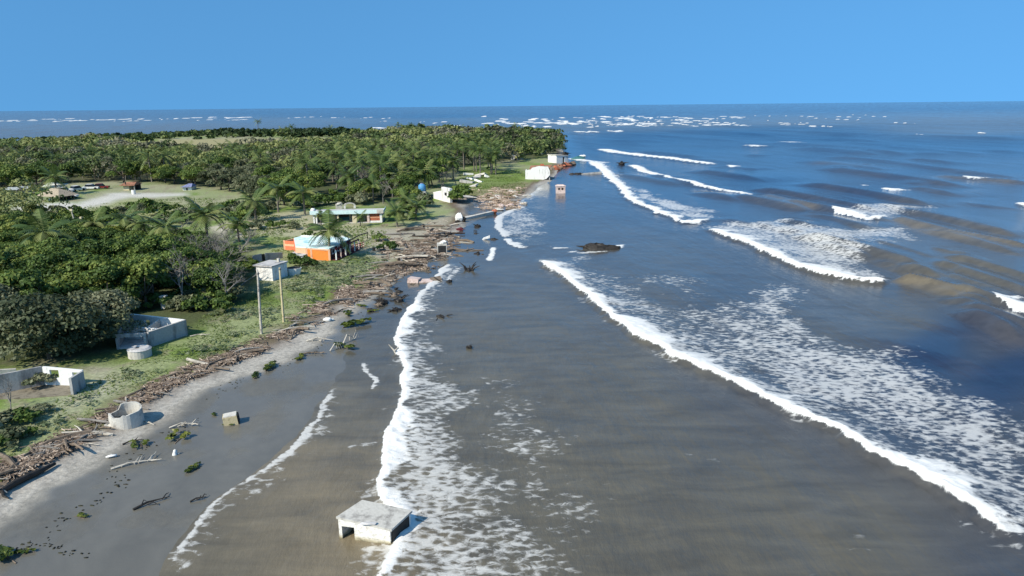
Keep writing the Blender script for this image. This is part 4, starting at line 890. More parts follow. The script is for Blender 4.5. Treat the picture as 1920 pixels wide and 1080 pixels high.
# ---- capsized concrete box on the wet sand
p = grd(436, 793); t = thing('concrete_box', 'small yellowed concrete box tipped over on the wet grey sand', 'box', p, .32); t.rotation_euler = (.05, -.10, .30)
MB().box(-.55, .42, -.40, .40, -.08, .66).build('shell', M_yel, t); MB().box(.425, .50, -.36, .36, 0, .60).build('open_side_shade', M_dark, t); MB().box(-.50, .38, -.36, .36, .662, .70).build('top_plate', M_pale, t)  # dark panel paints the shade inside the open side

# ---- broken round tank on the sand
p = grd(238, 792); t = thing('broken_water_tank', 'broken round concrete tank standing open on the sand by the wrack line', 'tank', p)
m = MB(); n = 30; hs = []
rr = random.Random(4)
for k in range(n):
    a = 2 * math.pi * k / n; back_ = math.sin(a); hs.append(1.02 + .12 * back_ + (-.34 if 2.35 < a < 3.6 else 0) + (-.15 if 4.2 < a < 4.9 else 0) + rr.uniform(-.04, .04))
for k in range(n):
    a0 = 2 * math.pi * k / n; a1 = 2 * math.pi * (k + 1) / n; R1, R0 = 1.08, .97
    q = lambda a, R, z: (R * math.cos(a), R * math.sin(a), z)
    h0, h1 = hs[k], hs[(k + 1) % n]; f = 1.08
    m.hexa([q(a0, R0 * f, -.3), q(a0, R1 * f, -.3), q(a1, R1 * f, -.3), q(a1, R0 * f, -.3)], [q(a0, R0, h0), q(a0, R1, h0), q(a1, R1, h1), q(a1, R0, h1)])
m.build('wall', M_pale, t)
fl_ = MB(); fl_.prism([(0.96 * math.cos(k * .42), .96 * math.sin(k * .42)) for k in range(15)], -.2, .18); fl_.build('sand_fill', stained('sand', (.33, .30, .26)), t)
MB().lump((-.95, -.75, .05), (.4, .22, .18), 8).build('broken_piece', M_pale, t)

# ---- small roofless ruin
o = grd(95, 722); t = thing('roofless_ruin', 'small roofless grey ruin with two window openings nearest the corner thicket', 'ruin', o)
P0 = grd(-70, 752); P1 = grd(84, 722); P2 = grd(160, 724); P3 = grd(136, 741)
wall_run(t, 'side_wall', M_conc, o, P0, P1, 1.55, .2, hb=1.62); wall_run(t, 'back_wall', M_white, o, P1 + Vector((.1, 0, 0)), P2 - Vector((.02, .0, 0)), 1.60, .18, hb=1.38, openings=((.17, .40, .65, 1.36), (.74, .93, .55, 1.2)))
wall_run(t, 'end_wall', M_conc, o, P2 + Vector((0.02, -.12, 0)), P3, 1.36, .2, hb=1.42)
m = MB(); m.prism([tuple((P1 - o)[:2]), tuple((P0 - o)[:2]), tuple((P3 + Vector((-3, -.6, 0)) - o)[:2]), tuple((P3 - o)[:2]), tuple((P2 - o)[:2])], -.3, .06); m.build('earth_floor', stained('ruin earth', (.22, .19, .14), scale=1.5), t)
o2 = grd(8, 706); t = thing('wall_stub', 'pale broken wall stub behind the small roofless ruin at the view edge', 'wall', o2); wall_run(t, 'wall', M_pale, o2, grd(-30, 714), grd(32, 704), .9, .3, hb=.6); MB().lump((.6, -.3, 0), (.5, .3, .25), 5).build('broken_piece', M_pale, t)

# ---- larger roofless ruin
o = grd(285, 640); t = thing('roofless_house', 'larger roofless concrete house shell with a wide front opening under a beam', 'ruin', o)
A = grd(220, 655); Bc = grd(277, 652); Cc = grd(351, 628); Dd = grd(247, 618)
H_ = 1.45
wall_run(t, 'front_wall', M_conc, o, A, Bc, H_, .2, openings=((.06, .92, 0, 1.12),)); wall_run(t, 'long_side_wall', M_conc, o, Bc + Vector((.1, .12, 0)), Cc, H_ + .02, .22, hb=H_ + .12)
wall_run(t, 'back_wall', M_white, o, Cc - Vector((.14, -.02, 0)), Dd, H_ + .10, .24, hb=H_ + .2, openings=((.62, .72, .6, 1.2),)); wall_run(t, 'far_side_wall', M_conc, o, Dd, A + Vector((0, .12, 0)), H_ + .1, .2, hb=H_)
i0 = Bc.lerp(Cc, .42); i1 = A.lerp(Dd, .5); wall_run(t, 'inner_wall', M_white, o, i0 + Vector((-.2, 0, 0)), i0.lerp(i1, .9), H_ - .12, .2, openings=((.35, .6, 0, 1.0),))
i2 = i0.lerp(i1, .45); i3 = Cc.lerp(Dd, .45); wall_run(t, 'cross_wall', M_pale, o, i2 + Vector((0, .12, 0)), i2.lerp(i3, .92), H_ - .25, .18, hb=H_ - .05)
m = MB(); m.prism([tuple((q_ - o)[:2]) for q_ in (A, Bc, Cc, Dd)], -.3, .12); m.build('floor_slab', M_slab, t)
p = grd(263, 668); t = thing('round_cistern', 'low round pale cistern with a hole in its lid beside the larger roofless ruin', 'cistern', p)
m = MB(); m.prism([(.98 * math.cos(k * .2618), .98 * math.sin(k * .2618)) for k in range(24)], -.3, .72); m.build('wall', M_pale, t)
m = MB(); ring = [(math.cos(k * .2618), math.sin(k * .2618)) for k in range(24)]; m.hexa([(x * 1.03, y * 1.03, .722) for x, y in ring], [(x * .8, y * .8, .86) for x, y in ring]); m.build('lid', M_slab, t)
m = MB(); m.prism([(-.1 + .2 * math.cos(k * .7854), -.15 + .15 * math.sin(k * .7854)) for k in range(8)], .855, .875); m.build('manhole', M_dark, t)
p = grd(309, 578); t = thing('concrete_pillar', 'lone pale concrete pillar in the bushes below the forked bare tree', 'pillar', p); MB().box(-.28, .28, -.28, .28, -.3, 1.35).build('shaft', M_pale, t); MB().box(-.33, .33, -.33, .33, 1.352, 1.46).build('cap', M_slab, t)

# ---- two tall pale posts
for px, py, top, lean, mat_, lab in [(490, 626, 511, (.22, .0), M_bleach, 'tall pale wooden post on the verge, nearer of the two posts'), (532, 604, 503, (.08, 0), M_yel, 'tall yellowish wooden post of the pair, standing beside the driftwood line')]:
    p = grd(px, py); h = (py - top) * pxm(px, py, p.z) / math.cos(math.radians(15)); t = thing('wooden_post', lab, 'post', p)
    MB().tube([(0, 0, -.5), (lean[0] * .5, 0, h * .5), (lean[0], 0, h)], [.13, .12, .10], 8).build('shaft', mat_, t); MB().tube([(lean[0] - .02, 0, h * .965), (lean[0] + .01, 0, h * .985)], [.15, .15], 8).build('rope_band', M_greywood, t)

# ---- white box hut
a = grd(482, 525); b_ = grd(512, 527); t = thing('box_hut', 'small white box-shaped hut with a flat grey roof behind the two tall posts', 'hut', a, frame(a, b_)); w = (b_ - a).length; d_ = 3.1; h = 1.85
m = MB(); m.wall((0, .07), (w, .07), -.3, h, .14); m.build('front_wall', M_white, t)
m = MB(); m.wall((w - .07, .142), (w - .07, d_), -.3, h, .14); m.build('side_wall', M_white, t); m = MB(); m.wall((0.07, .142), (.07, d_), -.3, h, .14); m.build('side_wall', M_white, t); m = MB(); m.wall((.142, d_ - .07), (w - .142, d_ - .07), -.3, h, .14); m.build('back_wall', M_white, t)
MB().box(-.32, w + .12, -.18, d_ + .15, h + .002, h + .16).build('roof_slab', M_slab, t); MB().box(w * .62, w * .62 + .3, d_ - .75, d_ - .45, h + .162, h + .62).build('vent_stack', M_pale, t)
p = grd(552, 515); t = thing('planter_tub', 'flared white concrete tub next to the box hut', 'tub', p)
m = MB(); m.hexa([(.72 * math.cos(k * .5236), .55 * math.sin(k * .5236), -.1) for k in range(12)], [(1.02 * math.cos(k * .5236), .8 * math.sin(k * .5236), .95) for k in range(12)]); m.build('body', M_white, t)
m = MB(); m.prism([(.92 * math.cos(k * .5236), .72 * math.sin(k * .5236)) for k in range(12)], .952, .985); m.build('soil_fill', M_dark, t)
a = grd(474, 492); b_ = grd(530, 484); t = thing('block_wall', 'low grey block wall with a dark gap behind the white box hut', 'wall', a, frame(a, b_)); w = (b_ - a).length
m = MB(); m.wall((0, 0), (w * .3, 0), -.2, .95, .18, 1.1); m.wall((w * .42, 0), (w, 0), -.2, 1.1, .18, .8); m.build('wall', M_conc, t); MB().box(w * .3, w * .42, .1, .25, -.1, .95).build('plank_gate', M_darkwood, t)
a = grd(545, 486); b_ = grd(568, 488); t = thing('lean_to_shed', 'small lean-to of pale sheets propped against the orange house', 'shed', a, frame(a, b_)); w = (b_ - a).length
m = MB(); m.hexa([(-.1, -.3, .75), (w + .1, -.3, .65), (w + .1, 1.6, .9), (-.1, 1.6, 1.0)], [(-.1, -.3, .79), (w + .1, -.3, .69), (w + .1, 1.6, .94), (-.1, 1.6, 1.04)]); m.build('roof_sheet', M_grey, t)
for x, y, hh in [(.05, 0, .72), (w - .05, 0, .65), (.05, 1.5, .95), (w - .05, 1.5, .85)]: MB().box(x - .05, x + .05, y - .05, y + .05, -.2, hh).build('post', M_greywood, t)
m = MB(); m.wall((.1, 1.4), (w - .1, 1.4), -.1, .82, .05); m.build('back_sheet', M_grey, t)
p = grd(566, 492); t = thing('plastic_drum', 'white plastic drum under the eave at the orange house corner', 'drum', p); m = MB(); m.tube([(0, 0, -.05), (0, 0, .1), (0, 0, .7), (0, 0, .85)], [.33, .38, .38, .3], 12); m.build('body', M_white, t, True); m = MB(); m.tube([(0, 0, .852), (0, 0, .9)], [.2, .2], 10); m.build('cap', M_dark, t)

# ---- orange house
hz = 1.78
o = grd(595, 487); RZ = o.z + hz
RP = [at(x, y, RZ) for x, y in [(554, 462), (617, 466), (657, 447), (647, 444), (563, 443), (551, 446)]]
t = thing('orange_house', 'orange house with a worn aqua roof terrace and maroon veranda near the palm', 'house', o)
Lr = loc(RP, o); base = [Vector((p.x, p.y, 0)) for p in Lr]; cenb = sum(base, Vector()) / len(base)
def insd(p, k): return p + (Vector((cenb.x, cenb.y, p.z)) - p) * k
names = ['front_wall', None, 'veranda_back_wall', 'back_wall', 'back_wall', 'side_wall', 'side_wall']
m = MB(); m.wall(base[0].lerp(base[1], .33), base[1], -.3, hz - .142, .2); m.build('front_wall', M_orange, t); m = MB(); m.wall(base[0], base[0].lerp(base[1], .328), -.3, hz - .142, .2); m.build('front_wall', M_peach, t)
q0, q1 = base[0], base[1]
for f, nm in [(.33, 'pilaster'), (.47, 'pilaster'), (1.0, 'pilaster')]:
    c = q0.lerp(q1, f); MB().box(c.x - .14, c.x + .14, c.y - .18, c.y + .16, -.3, hz - .142).build(nm, M_peach, t)
m = MB(); m.wall(q0 + Vector((.15, -.11, 0)), q1 + Vector((-.15, -.11, 0)), hz - .30, hz - .144, .06); m.build('cornice_band', M_peach, t)
for i in (2, 3, 4, 5):
    m = MB(); a, b2 = base[i], base[(i + 1) % 6]; m.wall(a.lerp(b2, .01), b2.lerp(a, .01), -.3, hz - .142, .18); m.build('outer_wall', M_peach if i != 5 else M_coral, t)
m = MB(); m.hexa([p - Vector((0, 0, .14)) for p in Lr], Lr); m.build('roof_terrace', M_aqua, t)
for i in (3,):
    a, b2 = Lr[i], Lr[(i + 1) % 6]; m = MB(); m.wall(insd(a, .012).lerp(b2, .01), insd(b2, .012).lerp(a, .01), hz + .002, hz + (.16 if i != 0 else .12), .12); m.build('parapet', M_white if i != 0 else M_peach, t)
# veranda along the sea side
v0, v1, v2 = base[1], base[1].lerp(base[2], .5), base[2]; nv = Vector(((v2 - v0).y, -(v2 - v0).x, 0)).normalized()
m = MB(); m.wall(insd(v0, .10), insd(v2, .10), -.3, hz - .145, .14); m.build('veranda_back_wall', M_maroon, t)
for k in range(3): 
    f = .15 + k * .28; c = insd(v0, .085).lerp(insd(v2, .085), f); e = insd(v0, .085).lerp(insd(v2, .085), f + .14); m = MB(); m.wall(c, e, .55, 1.45, .05); fr_ = m.build('window', M_white, t)
    m = MB(); m.wall(c.lerp(e, .2) + nv * .035, c.lerp(e, .8) + nv * .035, .7, 1.3, .03); m.build('pane', M_glass, fr_)
va, vb = v0 + nv * 1.0, v2 + nv * 1.3
m = MB(); m.wall(v0 + nv * .5, v2 + nv * .7, -.3, .12, 1.4); m.build('veranda_floor', M_maroon, t)
m = MB(); m.wall(va, vb, hz - .22, hz - .04, .18); m.build('veranda_beam', M_maroon, t)
for k in range(6):
    c = va.lerp(vb, k / 5); MB().box(c.x - .09, c.x + .09, c.y - .09, c.y + .09, .122, hz - .222).build('veranda_post', M_white if k % 2 == 0 else M_pink, t)
for k in range(5):
    c, e = va.lerp(vb, k / 5 + .03), va.lerp(vb, (k + 1) / 5 - .03); m = MB(); m.wall(c, e, .62, .70, .05); m.wall(c, e, .3, .36, .05); m.build('veranda_rail', M_maroon, t)
# coral wing
a = grd(534, 468); b_ = grd(557, 470); ang = frame(a, b_); ex = Vector((math.cos(ang), math.sin(ang), 0)); ey = Vector((-ex.y, ex.x, 0)); A = a - o; w = (b_ - a).length
m = MB(); m.wall(A, A + ex * w, -.3, 1.42, .18); m.build('wing_wall', M_coral, t); m = MB(); m.wall(A + ex * .1 + ey * .1, A + ex * .1 + ey * 2.6, -.3, 1.42, .16); m.build('wing_wall', M_peach, t)
m = MB(); m.wall(A - ey * .1, A + ex * w - ey * .1, .62, .95, .05); m.build('peach_band', M_peach, t); MB().box(A.x - .1, A.x + .16, A.y - .16, A.y + .1, -.3, 1.5).build('wing_pier', M_peach, t)
# red railing
a = grd(657, 474); b_ = grd(682, 463); t = thing('red_railing', 'toppled red slatted railing at the seaward end of the orange house', 'railing', a, frame(a, b_)); w = (b_ - a).length
for k in range(5): MB().box(k * w / 4 - .06, k * w / 4 + .06, -.06, .06, -.2, 1.15 - .1 * k).build('post', M_red if k % 2 else M_pink, t)
for z in (.25, .6, .95):
    m = MB(); m.hexa([(0, -.10, z), (w, -.10, z - .3), (w, -.062, z - .3), (0, -.062, z)], [(0, -.10, z + .12), (w, -.10, z - .18), (w, -.062, z - .18), (0, -.062, z + .12)]); m.build('slat', M_red, t)
a = grd(655, 462); t = thing('fallen_beam', 'long dark beam propped from the veranda over the sand', 'beam', a); e = grd(690, 447) - a; MB().tube([(0, 0, .9), tuple(e * .5 + Vector((0, 0, 1.15))), tuple(e + Vector((0, 0, 1.0)))], .09, 6).build('timber', M_darkwood, t); MB().tube([tuple(e * .97 + Vector((0, 0, -.2))), tuple(e * .97 + Vector((0, 0, .95)))], .08, 6).build('prop', M_darkwood, t)

# ---- long house with turquoise roof
a = grd(588, 420); b_ = grd(717, 417); t = thing('long_house', 'long low house with a pale turquoise flat roof and a dark porch', 'house', a, frame(a, b_)); w = (b_ - a).length; h = 1.95; d_ = 4.6
MB().box(-.4, w + .3, -.6, d_ + .3, h, h + .14).build('roof_slab', M_slab, t)
k0 = 0
m = MB(); m.box(-.46, w * .93, -.68, -.602, h - .10, h + .62); m.build('parapet', M_turq, t); MB().box(w * .93 + .005, w + .34, -.68, -.602, h - .10, h + .66).build('parapet', M_pale, t)
MB().box(-.46, -.40, -.6, d_ + .3, h - .05, h + .46).build('side_parapet', M_turq, t); MB().box(w + .3, w + .36, -.6, d_ + .3, h - .05, h + .46).build('side_parapet', M_turq, t)
MB().box(0, w, -.4, d_, -.3, .10).build('floor_slab', M_slab, t)
m = MB(); m.wall((0, 2.4), (w * .80, 2.4), .102, h - .002, .18); m.build('porch_wall', M_cream, t)
for s, e in [(.05, .18), (.30, .50), (.53, .58)]: 
    f = MB(); f.box(w * s, w * e, 2.24, 2.305, .3, h - .25); fo_ = f.build('door', M_teal, t); MB().box(w * s + .15, w * e - .15, 2.20, 2.236, .9, h - .45).build('pane', M_glass, fo_)
for f, ww, mt in [(.015, .14, M_white), (.05, .14, M_white), (.36, .16, M_cream), (.60, .42, M_cream), (.80, .22, M_pink), (.985, .22, M_white)]: MB().box(w * f - ww, w * f + ww, -.35, -.35 + 2 * ww, .102, h - .002).build('porch_column', mt, t)
m = MB(); m.wall((w * .82, -.1), (w * .965, -.1), .102, h - .002, .18); m.build('brick_wall', M_brick, t); m = MB(); m.wall((w * .82, -.215), (w * .965, -.215), .102, .42, .04); m.build('plinth_band', M_white, t); m = MB(); m.wall((w * .82, -.215), (w * .965, -.215), 1.0, 1.12, .03); m.build('sill_band', M_peach, t)
m = MB(); m.wall((w, .2), (w, d_), -.2, h - .002, .18); m.wall((0, .2), (0, d_), -.2, h - .002, .18); m.wall((.1, d_ - .1), (w - .1, d_ - .1), -.2, h - .003, .18); m.build('outer_wall', M_conc, t)
p = at(584, 394, a.z + h + .14); p = a + Vector((-.05, .5, h + .14)); t = thing('water_tank', 'white round water tank on the left end of the long turquoise roof', 'tank', p); m = MB(); m.lump((0, 0, .46), (.5, .5, .46), 1, 14, 8, 0.0); m.build('body', M_white, t, True); MB().tube([(0, 0, .9), (0, 0, 1.0)], [.2, .2], 10).build('lid', M_black, t)
# white arched ruin behind
a = grd(630, 392); b_ = grd(668, 390); t = thing('arched_ruin', 'white ruined wall with a round arch behind the long turquoise roof', 'ruin', a, frame(a, b_)); w = (b_ - a).length
MB().box(0, w * .32, 0, .6, -.3, 1.1).build('wall', M_pale, t)
m = MB(); seg = 9; cx2, r1_, r2_ = w * .68, w * .30, w * .20
for k in range(seg):
    a0 = math.pi * k / seg; a1 = math.pi * (k + 1) / seg; q = lambda r, a, y: (cx2 + r * math.cos(a), y, 0.6 + r * 0.5 * math.sin(a))
    m.hexa([q(r2_, a0, 0), q(r1_, a0, 0), q(r1_, a1, 0), q(r2_, a1, 0)], [q(r2_, a0, .5), q(r1_, a0, .5), q(r1_, a1, .5), q(r2_, a1, .5)])
m.build('arch', M_pale, t)
for s in (-1, 1): MB().box(cx2 + s * (r1_ + r2_) / 2 - .2, cx2 + s * (r1_ + r2_) / 2 + .2, 0, .5, -.3, .6).build('arch_pier', M_white, t)
MB().lump((w * .2, .3, 1.0), (.8, .5, .4), 12).build('broken_top', M_pale, t)
# white broken wall between palms
a = grd(436, 402); b_ = grd(474, 398); t = thing('broken_wall', 'white broken house wall glimpsed between the palms left of the sandy lot', 'ruin', a, frame(a, b_)); w = (b_ - a).length
m = MB(); m.wall((0, 0), (w * .5, 0), -.3, 1.5, .3, 2.2); m.wall((w * .5, 0), (w, 0), -.3, 1.9, .3, 1.0); m.build('wall', M_white, t); MB().box(w * .3, w * .45, -.2, -.155, .4, 1.2).build('window_hole', M_dark, t); MB().lump((w * .75, -.6, .1), (1.1, .5, .4), 6).build('broken_piece', M_white, t)
# broken white wall and rubble by the shore
a = grd(812, 372); b_ = grd(845, 380); t = thing('broken_wall', 'broken white house wall with a tall end by the shore bushes', 'ruin', a, frame(a, b_)); w = (b_ - a).length
m = MB(); m.wall((0, .2), (w * .55, .1), -.3, 1.5, .3, 2.4); m.build('low_wall', M_white, t); MB().box(w * .55, w, -.2, .5, -.3, 3.2).build('end_wall', M_white, t); MB().box(w * .72, w * .84, -.23, -.202, 1.4, 2.1).build('window_hole', M_dark, t)
MB().hexa([(w * .4, .5, 1.2), (w * .9, .5, 1.2), (w * 1.2, 6, .8), (w * .6, 6, .8)], [(w * .4, .5, 1.35), (w * .9, .5, 1.35), (w * 1.2, 6, .95), (w * .6, 6, .95)]).build('fallen_roof', M_pale, t)
rr = random.Random(9)
for k, (px, py, sx) in enumerate([(866, 352, 1.5), (876, 343, 2.0), (884, 336, 1.8), (893, 333, 1.6), (872, 360, 1.3), (902, 330, 1.8), (886, 350, 1.6), (860, 358, 1.2), (898, 341, 1.3), (912, 332, 1.2), (878, 328, 1.5)]):
    p = grd(px, py); t = thing('concrete_slab', 'broken white concrete slab lying in the rubble of the collapsed shore building', 'slab', p, rr.uniform(0, 3), 'slabs of the collapsed building'); t.rotation_euler = (rr.uniform(-.5, .5), rr.uniform(-.4, .4), rr.uniform(0, 3)); MB().box(-sx, sx, -sx * .55, sx * .55, -.1, rr.uniform(.25, .9)).build('slab', rr.choice([M_white, M_pale, M_conc]), t)
# blue tank
p = grd(792, 374); t = thing('blue_tank', 'round blue plastic tank up on a stand among the shore palms', 'tank', p); MB().box(-.9, .9, -.9, .9, -.3, 2.0).build('stand', M_conc, t); m = MB(); m.tube([(0, 0, 2.0), (0, 0, 2.3), (0, 0, 3.4), (0, 0, 3.75)], [.7, .85, .85, .4], 14); m.build('body', M_blue, t, True); m = MB(); m.tube([(0, 0, 3.752), (0, 0, 3.88)], [.4, .4], 10); m.build('lid', M_bluer, t)
# tilted white house
a = grd(985, 336); b_ = grd(1031, 338); t = thing('tilted_house', 'white house with a ragged outline tilting toward the sea, rusty roof behind', 'house', a, frame(a, b_)); w = (b_ - a).length; sc_ = pxm(1000, 336, .3)
prof = [(0, 0), (w * .55, -.5), (w * .86, 0.1), (w, 1.2), (w, 15 * sc_), (w * .92, 23 * sc_), (w * .55, 24 * sc_), (w * .28, 21 * sc_), (w * .22, 18 * sc_), (0, 16 * sc_)]
m = MB(); m.hexa([(x, 0, z) for x, z in prof], [(x, .3, z) for x, z in prof]); m.build('front_wall', M_white, t)
m = MB(); m.wall((w - .15, .31), (w - .15, 5.5), -.5, 15 * sc_, .3, 17 * sc_); m.build('side_wall', M_conc, t); m = MB(); m.wall((.15, .31), (.15, 5.5), -.5, 15.5 * sc_, .3); m.build('side_wall', M_white, t)
m = MB(); m.hexa([(w * .15, .32, 17 * sc_), (w * 1.02, .32, 21 * sc_), (w * 1.1, 7, 22 * sc_), (w * .2, 7, 21 * sc_)], [(w * .15, .32, 17.8 * sc_), (w * 1.02, .32, 21.8 * sc_), (w * 1.1, 7, 22.8 * sc_), (w * .2, 7, 21.8 * sc_)]); m.build('roof_sheet', M_rust, t)
MB().box(w * .6, w * .75, 4, 4.8, 22.9 * sc_, 26 * sc_).build('chimney', M_brick, t)
# white hut by the point
a = grd(1043, 306); b_ = grd(1064, 306); t = thing('shore_hut', 'small white hut with a dark doorway at the water edge of the wooded point', 'hut', a, frame(a, b_)); w = (b_ - a).length; sc_ = pxm(1050, 306); h = 14 * sc_
m = MB(); m.wall((0, 0), (w * .55, 0), -.3, h, .3, h * .93); m.wall((w * .55, 0), (w * .7, 0), h * .75, h * .93, .3); m.wall((w * .7, 0), (w, 0), -.3, h * .92, .3, h * .8); m.build('front_wall', M_white, t)
m = MB(); m.wall((w, .16), (w, 5), -.3, h * .8, .3); m.wall((0, .16), (0, 5), -.3, h, .3); m.build('side_wall', M_white, t); m = MB(); m.hexa([(-.3, -.3, h), (w + .3, -.3, h * .84), (w + .3, 5.3, h * .86), (-.3, 5.3, h * 1.02)], [(-.3, -.3, h + .25), (w + .3, -.3, h * .84 + .25), (w + .3, 5.3, h * .86 + .25), (-.3, 5.3, h * 1.02 + .25)]); m.build('roof_slab', M_pale, t)
MB().box(w * .55, w * .7, .2, .3, -.2, h * .75).build('door', M_dark, t)
# little pump hut in the water
a = at(1043, 363); b_ = at(1060, 363); t = thing('pump_hut', 'small pinkish hut with two square holes standing alone in calm water', 'hut', a); w = (b_ - a).length; h = 13.5 * pxm(1050, 362)
for nm, s, e in [('front_wall', 0, 1)]:
    m = MB(); z1, z2 = h * .48, h * .78
    m.box(0, w, 0, .2, -1, z1); m.box(0, w, 0, .2, z2, h)
    for x0, x1 in [(0, .2), (.42, .58), (.8, 1)]: m.box(w * x0, w * x1, 0, .2, z1, z2)
    m.build(nm, M_pink, t)
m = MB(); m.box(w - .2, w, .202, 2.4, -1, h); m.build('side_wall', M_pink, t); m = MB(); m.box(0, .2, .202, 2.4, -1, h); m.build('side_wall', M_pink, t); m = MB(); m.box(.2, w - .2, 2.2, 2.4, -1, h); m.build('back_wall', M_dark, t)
MB().hexa([(-.2, -.2, h), (w + .2, -.2, h), (w + .2, 2.6, h), (-.2, 2.6, h)], [(w * .2, .5, h + .3), (w * .8, .5, h + .3), (w * .8, 2, h + .3), (w * .2, 2, h + .3)]).build('roof', M_pink, t)
# houses at the end of the wood
for px, py, ww, hh, mt, lab in [(958, 300, 22, 10, M_conc, 'grey low house half hidden by the dark trees behind the lawn'), (1000, 289, 18, 8, M_pale, 'pale hut glimpsed in the trees toward the wooded point')]:
    a = grd(px, py); b_ = grd(px + ww, py); t = thing('hidden_house', lab, 'house', a, frame(a, b_)); w = (b_ - a).length; s = pxm(px, py); h = hh * s
    MB().box(0, w, 0, 5, -.3, h * .7).build('walls', mt, t); MB().hexa([(-.4, -.5, h * .7), (w + .4, -.5, h * .7), (w + .4, 5.5, h * .7), (-.4, 5.5, h * .7)], [(0, 2.2, h), (w, 2.2, h), (w, 2.8, h), (0, 2.8, h)]).build('roof', M_pale, t); MB().box(w * .35, w * .5, -.08, -.003, -.2, h * .5).build('door', M_dark, t)
# ---- village at the track
a = grd(80, 376); b_ = grd(112, 377); t = thing('thatched_shack', 'open shack with a drooping pale thatch roof under the dark palm', 'shack', a, frame(a, b_)); w = (b_ - a).length; s = pxm(95, 376)
m = MB(); m.hexa([(-1, -1, 9 * s), (w + 1, -1, 8 * s), (w + 1, 5, 9 * s), (-1, 5, 10 * s)], [(w * .3, 1.6, 22 * s), (w * .7, 1.6, 20 * s), (w * .7, 2.4, 20 * s), (w * .3, 2.4, 22 * s)]); m.build('thatch_roof', M_thatch, t)
for x in (0, w * .5, w): 
    for y in (0, 4): MB().tube([(x, y, -.3), (x, y, 9.3 * s)], .12, 6).build('post', M_bark, t)
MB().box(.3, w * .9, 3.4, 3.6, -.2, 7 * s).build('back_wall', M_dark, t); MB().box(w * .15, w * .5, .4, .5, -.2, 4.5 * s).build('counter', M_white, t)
a = grd(98, 366); t = thing('sheet_shelter', 'white sheet shelter beside the thatched shack', 'shelter', a); m = MB(); m.hexa([(-2.2, 0, 2.3), (2.6, -.3, 2.0), (2.8, 3, 2.6), (-2, 3, 3.1)], [(-2.2, 0, 2.36), (2.6, -.3, 2.06), (2.8, 3, 2.66), (-2, 3, 3.16)]); m.build('sheet_roof', M_white, t)
for x, y in [(-2, .2), (2.4, 0), (2.5, 2.8), (-1.8, 2.8)]: MB().tube([(x, y, -.2), (x, y, 2.2)], .07, 5).build('post', M_bark, t)
def car(px, py, rz, mat, lab, kind='parked_car', cat='car'):
    p = grd(px, py); t = thing(kind, lab, cat, p, rz); m = MB(); m.hexa([(-2.1, -.82, .3), (2.1, -.82, .3), (2.1, .82, .3), (-2.1, .82, .3)], [(-2.05, -.85, .85), (2.1, -.85, .78), (2.1, .85, .78), (-2.05, .85, .85)]); m.build('body', mat, t)
    m = MB(); m.hexa([(-1.5, -.8, .86), (.9, -.8, .83), (.9, .8, .83), (-1.5, .8, .86)], [(-1.2, -.68, 1.45), (.35, -.68, 1.45), (.35, .68, 1.45), (-1.2, .68, 1.45)]); cb = m.build('cabin', M_glass, t); MB().hexa([(-1.2, -.68, 1.452), (.35, -.68, 1.452), (.35, .68, 1.452), (-1.2, .68, 1.452)], [(-1.1, -.6, 1.5), (.25, -.6, 1.5), (.25, .6, 1.5), (-1.1, .6, 1.5)]).build('roof', mat, cb)
    for x in (-1.35, 1.35):
        for y in (-.8, .8): MB().tube([(x, y - .1, .32), (x, y + .1, .32)], .33, 10).build('wheel', M_black, t)
car(122, 361, .3, M_carw, 'white car parked right of the thatched shack'); car(145, 358, 1.2, M_carw, 'white car parked nose-on in the shade by the track'); car(172, 355, .1, M_carw, 'white car farthest along the track under the trees'); car(190, 354, .2, M_carr, 'dark red car parked under the trees along the track'); car(130, 371, .1, M_carw, 'white car nearest the track edge in front of the other cars')
for px, py, lab in [(24, 368, 'grey sheet-roofed shed at the left end of the track'), (44, 366, 'second grey sheet-roofed shed next to the shed at the track end')]:
    p = grd(px, py); t = thing('open_shed', lab, 'shed', p, .1); MB().hexa([(-1.8, -1, 1.7), (1.8, -1, 1.7), (1.8, 2, 2.1), (-1.8, 2, 2.1)], [(-1.8, -1, 1.78), (1.8, -1, 1.78), (1.8, 2, 2.18), (-1.8, 2, 2.18)]).build('roof_sheet', M_grey, t)
    for x, y in [(-1.6, -.8), (1.6, -.8), (1.6, 1.8), (-1.6, 1.8)]: MB().box(x - .07, x + .07, y - .07, y + .07, -.2, 1.7).build('post', M_bark, t)
a = grd(232, 357); t = thing('yellow_house', 'pale yellow house with a rusty tin roof under the trees at the clearing', 'house', a, .05); s = pxm(240, 357)
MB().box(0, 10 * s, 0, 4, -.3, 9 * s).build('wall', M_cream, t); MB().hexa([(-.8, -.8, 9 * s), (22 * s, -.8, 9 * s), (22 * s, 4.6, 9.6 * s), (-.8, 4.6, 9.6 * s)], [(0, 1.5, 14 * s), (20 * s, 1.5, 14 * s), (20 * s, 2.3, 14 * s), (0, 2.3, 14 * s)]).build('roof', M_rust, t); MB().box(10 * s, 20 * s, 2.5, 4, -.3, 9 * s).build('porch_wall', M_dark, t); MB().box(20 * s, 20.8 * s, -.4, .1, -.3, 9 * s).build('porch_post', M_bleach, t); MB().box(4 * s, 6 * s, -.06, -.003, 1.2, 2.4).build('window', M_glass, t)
p = grd(251, 364); t = thing('white_drum', 'white drum standing on the pale track before the yellow house', 'drum', p); MB().tube([(0, 0, -.1), (0, 0, 1.1)], [.5, .5], 12).build('body', M_white, t); MB().tube([(0, 0, 1.102), (0, 0, 1.2)], [.3, .3], 10).build('lid', M_dark, t)
